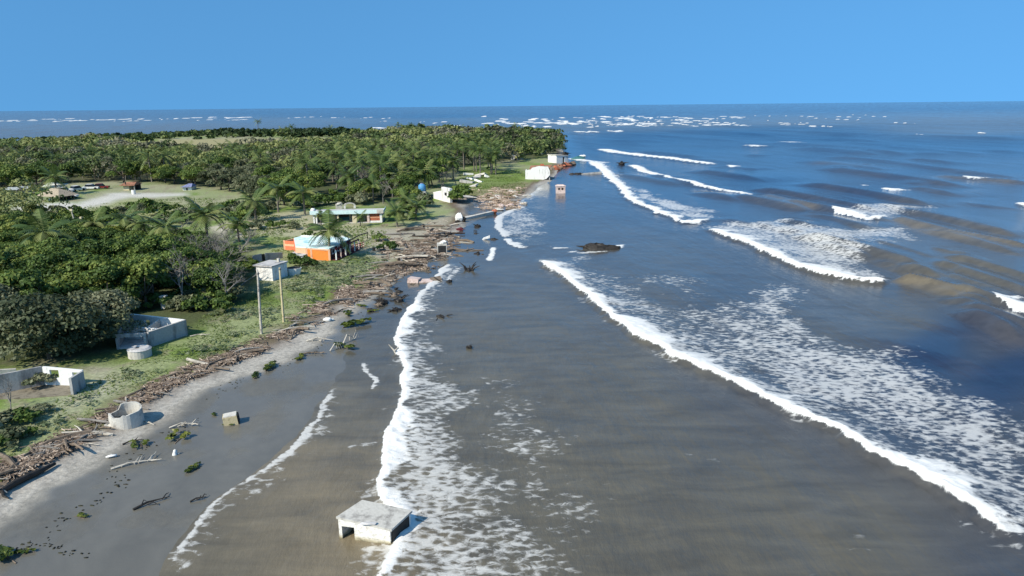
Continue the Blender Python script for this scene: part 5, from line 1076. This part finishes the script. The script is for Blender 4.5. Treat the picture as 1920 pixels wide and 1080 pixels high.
a = grd(343, 357); t = thing('blue_roof_hut', 'hut with a faded blue roof under the trees right of the clearing', 'hut', a, .1); s = pxm(350, 357); MB().box(0, 16 * s, 0, 4, -.3, 6 * s).build('wall', M_white, t); MB().hexa([(-.5, -.6, 6 * s), (17 * s, -.6, 6 * s), (17 * s, 4.5, 6 * s), (-.5, 4.5, 6 * s)], [(1, 1.8, 11 * s), (14 * s, 1.8, 11 * s), (14 * s, 2.4, 11 * s), (1, 2.4, 11 * s)]).build('roof', M_bluer, t); MB().box(6 * s, 8.5 * s, -.07, -.003, -.2, 4.5 * s).build('door', M_dark, t)
for px, py, top, lab in [(144, 428, 396, 'leaning pale wooden pole with a light head rising from the shrubs'), (154, 424, 410, 'short white marker post beside the leaning pole')]:
    p = grd(px, py); s = pxm(px, py); t = thing('pole', lab, 'pole', p); MB().tube([(0, 0, -.3), (-.5 if top < 400 else 0, 0, (py - top) * s)], [.14, .12], 6).build('shaft', M_bleach, t); MB().box(-.75 if top < 400 else -.18, -.25 if top < 400 else .18, -.18, .18, (py - top) * s, (py - top) * s + .35).build('head', M_cream, t)

# ================================================================ WRECKAGE IN THE WATER AND ON THE BEACH
def roots(px, py, R, lab, mat, seed, n=9, flat=.5, z=None, name='uprooted_stump', grp=None):
    p = grd(px, py) if z is None else at(px, py, z); rr = random.Random(seed); t = thing(name, lab, 'stump', p, rr.uniform(0, 6), grp); m = MB(); m.lump((0, 0, R * .12), (R * .62, R * .4, R * .32), seed, 9, 6, .3); m.build('root_mass', mat, t)
    for k in range(n):
        a = rr.uniform(0, 6.28); u_ = rr.uniform(.1, .9) * flat; L_ = R * rr.uniform(.6, 1.2); d = Vector((math.cos(a), math.sin(a), u_ * 1.6)).normalized(); MB().tube([d * R * .2, d * L_ * .6 + Vector((0, 0, .1 * R)), d * L_ + Vector((rr.uniform(-.2, .2) * R, rr.uniform(-.2, .2) * R, 0))], [.09 * R, .06 * R, .02 * R], 5).build('root', mat, t)
    return t
p = at(1122, 466); t = thing('stranded_tree', 'large dark waterlogged trunk lying in the surf with foam round it', 'tree trunk', p, -.02); s = pxm(1122, 466)
m = MB(); m.lump((-4 * s, 0, 1.5 * s), (24 * s, 12 * s, 8.5 * s), 3, 12, 7, .22); m.lump((20 * s, 0, .5 * s), (18 * s, 8 * s, 6 * s), 5, 10, 6, .2); m.build('trunk', M_darkwood, t)
for k, (x, l_) in enumerate([(-32, -9), (34, 8), (38, 5), (-20, -5)]): MB().tube([(x * s * .6, 0, 3 * s), (x * s, 0, (4 - k) * s), ((x + l_) * s, 1, (3 - k) * s)], [2.5 * s, 1.8 * s, .5 * s], 6).build('branch', M_darkwood, t)
roots(826, 600, 1.25, 'dark root ball lying at the foam edge past the surf hut', M_darkwood, 2); roots(790, 586, .9, 'grey-brown branch heap lying in the wash beside the dark root ball', M_drift, 3)
roots(748, 566, 1.3, 'blackish stump with a bleached root poking up on the wet sand', M_darkwood, 4); roots(742, 584, 1.0, 'flat dark stump nearest the foam edge on the wet sand', M_darkwood, 5, flat=.2); roots(880, 512, 1.6, 'dark red stump with tall thin twigs standing in shallow water', M_darkwood, 6, 12, .9)
roots(896, 480, 1.4, 'low black clump in the shallows behind the red stump', M_darkwood, 7, 7, .2); roots(1166, 309, 3.0, 'dark clump where the surf breaks off the wooded point', M_darkwood, 8, 7, .3, 0.0); roots(880, 652, .5, 'small dark branch awash in the open grey water', M_darkwood, 9, 6, .6, 0.0)
roots(862, 432, 1.2, 'dark purple-brown heap at the pool edge near the mud beach', M_maroon, 10, 6, .3); roots(1060, 290, 2.6, 'dark snag just off the tip of the wooded point', M_darkwood, 12, 7, .6, 0.0)
p = grd(744, 668); t = thing('bleached_branch', 'bleached forked branch poking out at the foam edge', 'branch', p); MB().tube([(0, 0, -.1), (-.2, .1, .5), (-.75, .3, 1.05)], [.11, .09, .03], 6).build('limb', M_bleach, t); MB().tube([(-.2, .1, .5), (.3, .2, .95)], [.07, .02], 5).build('limb', M_bleach, t); MB().lump((.3, -.5, 0), (.5, .25, .18), 2).build('root_mass', M_darkwood, t)
# pink raft-like wreck
p = grd(800, 530); t = thing('broken_raft', 'pinkish broken panel wreck lying across the wash', 'wreckage', p, -.12)
for k, (x, y, w_, d2, z, mt) in enumerate([(-1.6, -.2, .7, .9, .45, M_pink), (-.2, 0, 1.0, .8, .35, M_pink), (1.3, .1, .7, .7, .3, M_drift)]): q_ = MB().box(x - w_, x + w_, y - d2, y + d2, -.2, z).build('panel', mt, t); q_.rotation_euler = (.1 * (k - 1), .12 * (1 - k), .2 * k)
MB().tube([(1.6, .6, .1), (1.0, .2, .7), (2.2, -.6, .2)], .1, 5).build('strut', M_darkwood, t); MB().lump((3.1, -.4, .1), (.5, .4, .4), 5).build('tyre', M_black, t)
for k in range(36):
    x = rr.uniform(690, 905); y = np.interp(x, [700, 740, 800, 850, 900], [575, 545, 500, 455, 425]) + rr.uniform(-34, 20)
    roots(x, y, rr.uniform(.5, 1.15), 'dark uprooted stump among the wreckage on the littered mud beach', rr.choice([M_darkwood, M_darkwood, M_drift]), 50 + k, 7, rr.uniform(.2, .9), grp='stumps on the littered beach')
for k, (x, y, L_, a) in enumerate([(700, 553, 4.5, .05), (760, 500, 5, .12), (735, 470, 5.5, -.1), (790, 460, 5, .25), (840, 440, 6, .05), (745, 440, 6, .15), (820, 425, 5, -.1), (775, 487, 4, .5), (690, 520, 4, .3), (850, 470, 3.6, -.05), (800, 445, 4.5, -.3), (715, 495, 4, .1)]):
    p = grd(x, y); t = thing('fallen_palm', 'long fallen palm trunk lying across the littered mud beach', 'tree trunk', p, a, 'fallen trunks on the mud beach'); MB().tube([(-L_ / 2, 0, .1), (0, rr.uniform(-.2, .2), .22), (L_ / 2, 0, .16)], [.15, .17, .10], 7).build('trunk', [M_drift, M_darkwood, M_greywood][k % 3], t); MB().lump((-L_ / 2 - .1, 0, .18), (.3, .35, .28), k + 3).build('root_mass', M_darkwood, t)
# white block with dark front, white frame, mud-beach block, plank
p = grd(829, 475); t = thing('toppled_cistern', 'toppled white-topped block with a dark open front on the mud beach', 'block', p, .1); MB().box(-.75, .75, -.05, 1.2, -.2, 1.5).build('block', M_pale, t); MB().box(-.6, .6, -.1, -.053, -.1, 1.2).build('dark_front', M_dark, t); MB().lump((.2, .5, 1.6), (.6, .5, .35), 4).build('broken_top', M_white, t)
p = grd(913, 453); t = thing('overturned_frame', 'white overturned frame like a chair sticking out of the shallows', 'frame', p); MB().hexa([(-.7, 0, .3), (.5, 0, .6), (.5, .5, .6), (-.7, .5, .3)], [(-.6, 0, .6), (.5, 0, 1.0), (.5, .5, 1.0), (-.6, .5, .6)]).build('seat', M_white, t); MB().tube([(-.6, .2, .5), (-1.2, .1, -.1)], .07, 5).build('leg', M_white, t); MB().tube([(0, .2, .6), (-.2, .1, -.2)], .06, 5).build('leg', M_white, t); MB().lump((1.3, .2, .15), (.8, .4, .4), 3).build('dark_lump', M_darkwood, t)
p = grd(861, 415); t = thing('white_boulder', 'white chunk of masonry standing at the end of the fallen plank', 'masonry block', p); MB().lump((0, 0, .7), (.75, .6, .95), 3, 9, 6, .2).build('block', M_white, t); MB().lump((.9, .2, .3), (.5, .5, .6), 7).build('dark_stone', M_darkwood, t)
a = grd(872, 412); b_ = grd(926, 402); t = thing('fallen_plank', 'long pale fallen wall strip lying from the white masonry to the foam', 'plank', a, frame(a, b_)); w = (b_ - a).length; MB().hexa([(0, 0, -.2), (w, 0, -.2), (w, .8, -.2), (0, 1.4, -.2)], [(0, 0, .35), (w, 0, .55), (w, .8, .55), (0, 1.4, .3)]).build('strip', M_pale, t); MB().lump((w + .5, .3, .3), (.7, .6, .55), 4).build('brick_end', M_brick, t)
a = grd(1075, 329); b_ = grd(1128, 331); t = thing('sunken_jetty', 'dark broken slab wall sunk in the water off the tilted house', 'wreckage', a, frame(a, b_)); w = (b_ - a).length; MB().hexa([(w * .25, 0, -.5), (w, 0, -.5), (w, 1.6, -.5), (w * .25, 1.6, -.5)], [(w * .3, 0, .5), (w, 0, 1.2), (w, 1.6, 1.0), (w * .3, 1.6, .5)]).build('slab', M_conc, t)
for k in range(5): MB().lump((k * w * .08, 1 + .4 * (k % 2), .2), (1.3, .8, .5), k + 3).build('stone', M_darkwood, t)
t = thing('shore_rubble', 'brown rubble heap on the shore between the tilted house and the shore hut', 'rubble heap', grd(1052, 314))
for k in range(16): 
    q_ = grd(1036 + k * 2.6, 318 - k * .6 + rr.uniform(-2, 2)) - grd(1052, 314); MB().lump((q_.x, q_.y, .3), (rr.uniform(.8, 1.8), rr.uniform(.6, 1.2), rr.uniform(.4, 1.2)), k, 7, 4).build('rubble_piece', rr.choice([M_brick, M_rust, M_drift, M_darkwood]), t)
p = grd(1085, 300); t = thing('half_sunk_skiff', 'half sunk dark turquoise wreck with a pale top off the shore hut', 'wreckage', p); MB().lump((0, 0, .4), (3, 1.2, 1.1), 5, 9, 5, .25).build('hull', M_teal, t); MB().lump((2.0, 1, 1.5), (1.6, .7, .5), 6).build('pale_top', M_white, t)
# white plastic sack on the wrack line, dark log in the foreground
p = grd(614, 601); t = thing('white_sack', 'bright white sack lying at the seaward edge of the driftwood', 'sack', p); MB().lump((0, 0, .12), (.5, .25, .22), 3, 10, 6, .15).build('bag', M_white, t, True); MB().lump((.55, .05, .1), (.15, .1, .09), 5).build('tied_end', M_white, t)
a = grd(2, 925); b_ = grd(104, 874); t = thing('dark_log', 'long dark log lying along the wrack line at the lower left', 'log', a, frame(a, b_)); w = (b_ - a).length; MB().tube([(0, 0, .12), (w * .3, .06, .16), (w * .7, -.05, .14), (w, 0, .1)], [.17, .2, .18, .1], 9).build('trunk', M_darkwood, t); MB().tube([(.1, 0, .2), (-.25, -.5, .05), (-.3, -.95, .0)], [.1, .08, .04], 6).build('root', M_darkwood, t); MB().tube([(.05, -.1, .2), (.1, -.35, .05)], [.06, .04], 5).build('broken_stub', M_bleach, t)
def branch(px, py, L_, rz, lab, mat, seed, name='fallen_branch', rise=.15, forks=4):
    p = grd(px, py); rr = random.Random(seed); t = thing(name, lab, 'branch', p, rz); MB().tube([(-L_ / 2, 0, .06), (-.1 * L_, .06 * L_, rise), (L_ / 2, 0, .08)], [.035 + .02 * L_, .03 + .015 * L_, .02], 6).build('stem', mat, t)
    for k in range(forks):
        f = rr.uniform(-.3, .4) * L_; a = rr.choice([-1, 1]) * rr.uniform(.5, 1.2); l2 = L_ * rr.uniform(.2, .42); MB().tube([(f, 0, .08), (f + math.cos(a) * l2 * .6, math.sin(a) * l2 * .6, .1 + rise * rr.uniform(0, 1.5)), (f + math.cos(a) * l2, math.sin(a) * l2, rr.uniform(.03, .1 + rise))], [.04, .03, .012], 5).build('twig', mat, t)
branch(345, 800, 1.9, .35, 'bleached forked branch lying on the sand between tank and concrete box', M_bleach, 1, rise=.25); branch(252, 872, 2.6, .5, 'pale tangled branch half buried at the dark sand edge below the tank', M_bleach, 2, forks=7)
branch(285, 945, 2.0, .75, 'dark curved branch in the thin wash in the lower left', M_darkwood, 3, forks=3); branch(170, 836, 1.2, -.05, 'pale short stick on the wrack line beside the tank', M_bleach, 4, forks=1); branch(600, 640, 2.6, .05, 'bleached branch with an upright twig on the grey sand below the posts', M_bleach, 5, rise=.35)
branch(655, 640, 1.8, 1.1, 'bleached limb standing over green weed on the wet sand', M_bleach, 6, rise=.7); branch(632, 655, 1.6, .9, 'second bleached limb slanting out of the green weed', M_bleach, 7, rise=.6); branch(585, 664, 2.2, .2, 'knobbly driftwood branch on the sand with weed round it', M_drift, 8, forks=6)
branch(375, 630, 1.8, .3, 'bleached stick on the grass beside the larger roofless ruin', M_bleach, 9, forks=2); branch(372, 938, .9, .6, 'small dark lump of wood at the swash line', M_darkwood, 10, forks=3); branch(250, 830, 1.3, .6, 'dark thin branch crossing the sand near the weed clump', M_darkwood, 11, forks=3); branch(275, 795, 1.5, -.4, 'thin pale stick on the sand right of the tank', M_bleach, 12, forks=1)
for k, (px, py, nm, sz, lab) in enumerate([(328, 853, 'plastic_container', .16, 'pale plastic container standing on the dark wet sand'), (210, 858, 'plastic_bag', .16, 'white plastic bag tangled on the sand edge')]):
    p = grd(px, py); t = thing(nm, lab, 'litter', p, .5); MB().lump((0, 0, sz * .8), (sz * (1 + k), sz * .8, sz * (1.4 - k)), k + 2, 8, 6, .4).build('body', M_white, t, True); MB().lump((sz * 1.3, 0, .05), (sz * .8, sz * .4, .08), k + 9).build('torn_flap', M_grey, t)
# water hyacinth clumps
HY = [crown_mesh('leaves', M_hya, 1200 + k, 150, R=.7, h0=.02, H=.38, lobes=8, leaf=.2, flat=.5) for k in range(4)]
for px, py, s, lab in [(20, 1045, .95, 'large green hyacinth clump at the very bottom corner in the wash'), (148, 970, .42, 'small bright hyacinth clump on the wet sand near the bottom corner'), (360, 880, .62, 'bright hyacinth clump on dark sand next to the swash line'), (262, 835, .8, 'yellowish hyacinth heap at the sand edge below the tank'), (338, 820, 1.0, 'long dark green hyacinth patch beside the bleached forked branch'), (428, 798, .4, 'hyacinth tuft at the foot of the concrete box'), (398, 778, .35, 'thin hyacinth tuft left of the concrete box'), (505, 690, 1.0, 'green hyacinth patch on the sand edge below the nearer post'), (560, 672, .8, 'green weed patch around the knobbly driftwood'), (648, 652, 1.3, 'green weed heap under the slanting bleached limbs'), (665, 610, 1.6, 'broad olive weed patch beside the slanting limbs'), (655, 590, 1.0, 'olive weed patch touching the driftwood band'), (700, 585, .7, 'small green weed raft on the dark wet sand'), (678, 575, .7, 'weed raft at the edge of the dark wet sand'), (45, 1036, .5, 'dark hyacinth bit right of the large bottom corner clump'), (480, 705, .7, 'hyacinth patch at the sand edge, end of the weed line')]:
    p = grd(px, py); t = thing('water_hyacinth', lab, 'water plant', p, rt.uniform(0, 6)); link('leaves', HY[rt.randrange(4)], t); t.scale = (s * 1.7, s * 1.1, s * .6); MB().tube([(-.5, 0, .04), (0, .1, .08), (.6, -.1, .03)], .04, 5).build('stem', M_drift, t)

# ---- driftwood along the wrack line
LOGS = []
rr = random.Random(31)
for k in range(14):
    L_ = 1.0; m = MB(); pts = [(-.5, 0, .0), (-.18, rr.uniform(-.05, .05), rr.uniform(0, .05)), (.2, rr.uniform(-.06, .06), rr.uniform(0, .06)), (.5, rr.uniform(-.1, .1), .0)]; r = rr.uniform(.022, .05); m.tube(pts, [r, r * 1.1, r * .9, r * .5], 6)
    if k % 2: m.tube([(.1, 0, .02), (.25, .12 * rr.choice([-1, 1]), .06), (.36, .2 * rr.choice([-1, 1]), .05)], [r * .6, r * .4, r * .15], 4)
    LOGS.append(m)
LOGM = [m.mesh('driftwood_log', [M_drift, M_greywood, M_drift, M_bleach, M_drift, M_drift, M_greywood][k % 7]) for k, m in enumerate(LOGS)]
WR = [(-60, 938, 14), (0, 895, 15), (60, 862, 16), (130, 832, 16), (200, 790, 15), (280, 738, 12), (340, 708, 11), (400, 684, 11), (470, 658, 11), (520, 635, 11), (560, 612, 13), (600, 588, 18), (640, 562, 18), (690, 538, 17), (740, 505, 20), (780, 480, 22), (820, 452, 20), (850, 425, 14)]
WRA = np.array(WR, float); wt = np.concatenate([[0], np.cumsum(np.hypot(np.diff(WRA[:, 0]), np.diff(WRA[:, 1])))])
def wrack_pt(rng):
    s = rng.uniform(0, wt[-1]); x = np.interp(s, wt, WRA[:, 0]); y = np.interp(s, wt, WRA[:, 1]); w_ = np.interp(s, wt, WRA[:, 2]); return x + rng.gauss(0, 4), y + max(-1.6, min(1.0, rng.gauss(-.1, .55))) * w_, s / wt[-1]
spots = []
for k in range(300):
    x, y, f = wrack_pt(rr); 
    if k % 6 == 0: x, y = rr.uniform(735, 880), rr.uniform(425, 500)
    spots.append((x, y))
for k, (x, y) in enumerate(spots):
    p = grd(x, y); o = link('driftwood_log', LOGM[rr.randrange(14)]); L_ = (rr.uniform(.7, 2.2) if k % 7 else rr.uniform(2.5, 4.2)) * (1 + .5 * (p.y > 90)); o.location = (p.x, p.y, p.z + .05 + rr.uniform(0, .1)); o.scale = (L_, L_, L_); o.rotation_euler = (rr.uniform(-.15, .15), rr.uniform(-.2, .2), rr.uniform(0, 6.28))
    zn = 0 if y > 760 else (1 if y > 640 else (2 if y > 540 else 3))
    lab = ['driftwood stick in the wrack band between the corner thicket and the broken tank', 'driftwood stick in the wrack band along the verge below the ruins', 'driftwood stick in the wrack band near the two tall posts', 'driftwood stick on the littered beach past the orange house'][zn]
    tag(o, lab, 'driftwood', ['driftwood near the broken tank', 'driftwood along the verge', 'driftwood near the posts', 'driftwood on the littered beach'][zn])
# the finer litter
V = []; T = []; F = []
rn = random.Random(8)
def bit(x, y, s, hz_=1.0):
    p = grd(x, y); a = rn.uniform(0, 6.28); L_ = s * rn.uniform(.2, .9); w_ = s * rn.uniform(.015, .05); e = Vector((math.cos(a), math.sin(a), rn.uniform(-.15, .25))) * L_ * .5; n_ = Vector((-math.sin(a), math.cos(a), 0)) * w_; u_ = Vector((0, 0, w_ * 1.4)); c = p + Vector((0, 0, rn.uniform(.0, .16) * hz_)); k = len(V)
    V.extend([c - e - n_, c + e - n_, c + e + n_, c - e + n_, c - e + u_, c + e + u_]); F.extend([(k, k + 1, k + 5, k + 4), (k + 2, k + 3, k + 4, k + 5)]); T.extend([rn.betavariate(1.6, 2.2)] * 6)
for k in range(16000):
    x, y, f = wrack_pt(rn)
    if vnoise(np.array([x / 26.]), np.array([y / 17.]), 501)[0] * .7 + vnoise(np.array([x / 9.]), np.array([y / 6.]), 502)[0] * .3 < .47: continue
    bit(x, y, 1.0 if y > 600 else 1.5)
for k in range(3000):
    x, y = rn.uniform(715, 885), rn.uniform(418, 508)
    if vnoise(np.array([x / 30.]), np.array([y / 9.]), 511)[0] > .6: bit(x, y, 1.5)
M_litter = leafmat('litter', (0.045, 0.032, 0.024), (0.165, 0.12, 0.088), (0.46, 0.37, 0.29), 0.0, .9)
o = link('driftwood_litter', mesh_arrays('driftwood_litter', [tuple(v) for v in V], F, M_litter, {'tint': ('FLOAT', T)})); setting(o, 'stuff')
# brick rubble spit on the far shore
V = []; T = []; F = []
for k in range(900):
    x = rn.gauss(940, 24); y = rn.uniform(350, 394); 
    if x > 990 or x < 880 or vnoise(np.array([x / 16.]), np.array([y / 6.]), 521)[0] < .42: continue
    bit(x, y, 2.2, 3)
M_rub = leafmat('brick litter', (0.09, 0.06, 0.04), (0.33, 0.235, 0.165), (0.58, 0.47, 0.38), 0.0, .9)
o = link('brick_rubble', mesh_arrays('brick_rubble', [tuple(v) for v in V], F, M_rub, {'tint': ('FLOAT', T)})); setting(o, 'stuff')
for k in range(26):
    x, y = rn.gauss(940, 20), rn.uniform(358, 394); p = grd(x, y); o = MB().lump((0, 0, .15), (rn.uniform(.5, 1.3), rn.uniform(.4, .8), rn.uniform(.25, .5)), k, 7, 4).build('rubble_chunk', rn.choice([M_pink, M_pale, M_pale, M_drift, M_drift])); o.location = p; tag(o, 'broken brick chunk on the rubble spit across the mud pool', 'rubble chunk', 'chunks of the rubble spit')
# dark clods and weed scraps on the sand
V = []; F = []; T = []
CL = [[(90, 990), (130, 965), (185, 940), (245, 898), (215, 905)], [(395, 745), (440, 720), (500, 695), (560, 672), (610, 655)], [(660, 600), (690, 590), (730, 572), (700, 560)], [(195, 900), (300, 815), (380, 790)], [(30, 1030), (90, 1020), (160, 1045)]]
for k in range(190):
    c_ = CL[k % 5]; q_ = rn.choice(c_); i_ = rn.randrange(len(c_) - 1); f_ = rn.random(); x = c_[i_][0] + (c_[i_ + 1][0] - c_[i_][0]) * f_ + rn.gauss(0, 6); y = c_[i_][1] + (c_[i_ + 1][1] - c_[i_][1]) * f_ + rn.gauss(0, 5)
    p = grd(x, y); 
    m = MB().lump(p + Vector((0, 0, .01)), (rn.uniform(.03, .17) * rn.uniform(.4, 1), rn.uniform(.03, .09), rn.uniform(.01, .05)), k, 6, 3, .4); o_ = len(V); V += m.v; F += [tuple(i + o_ for i in f) for f in m.f]; T += [rn.uniform(0, .5)] * len(m.v)
M_clod = leafmat('weed clod', (0.012, 0.012, 0.010), (0.035, 0.038, 0.022), (0.09, 0.10, 0.04), 0, .8)
o = link('beach_clods', mesh_arrays('beach_clods', V, F, M_clod, {'tint': ('FLOAT', T)})); setting(o, 'stuff')
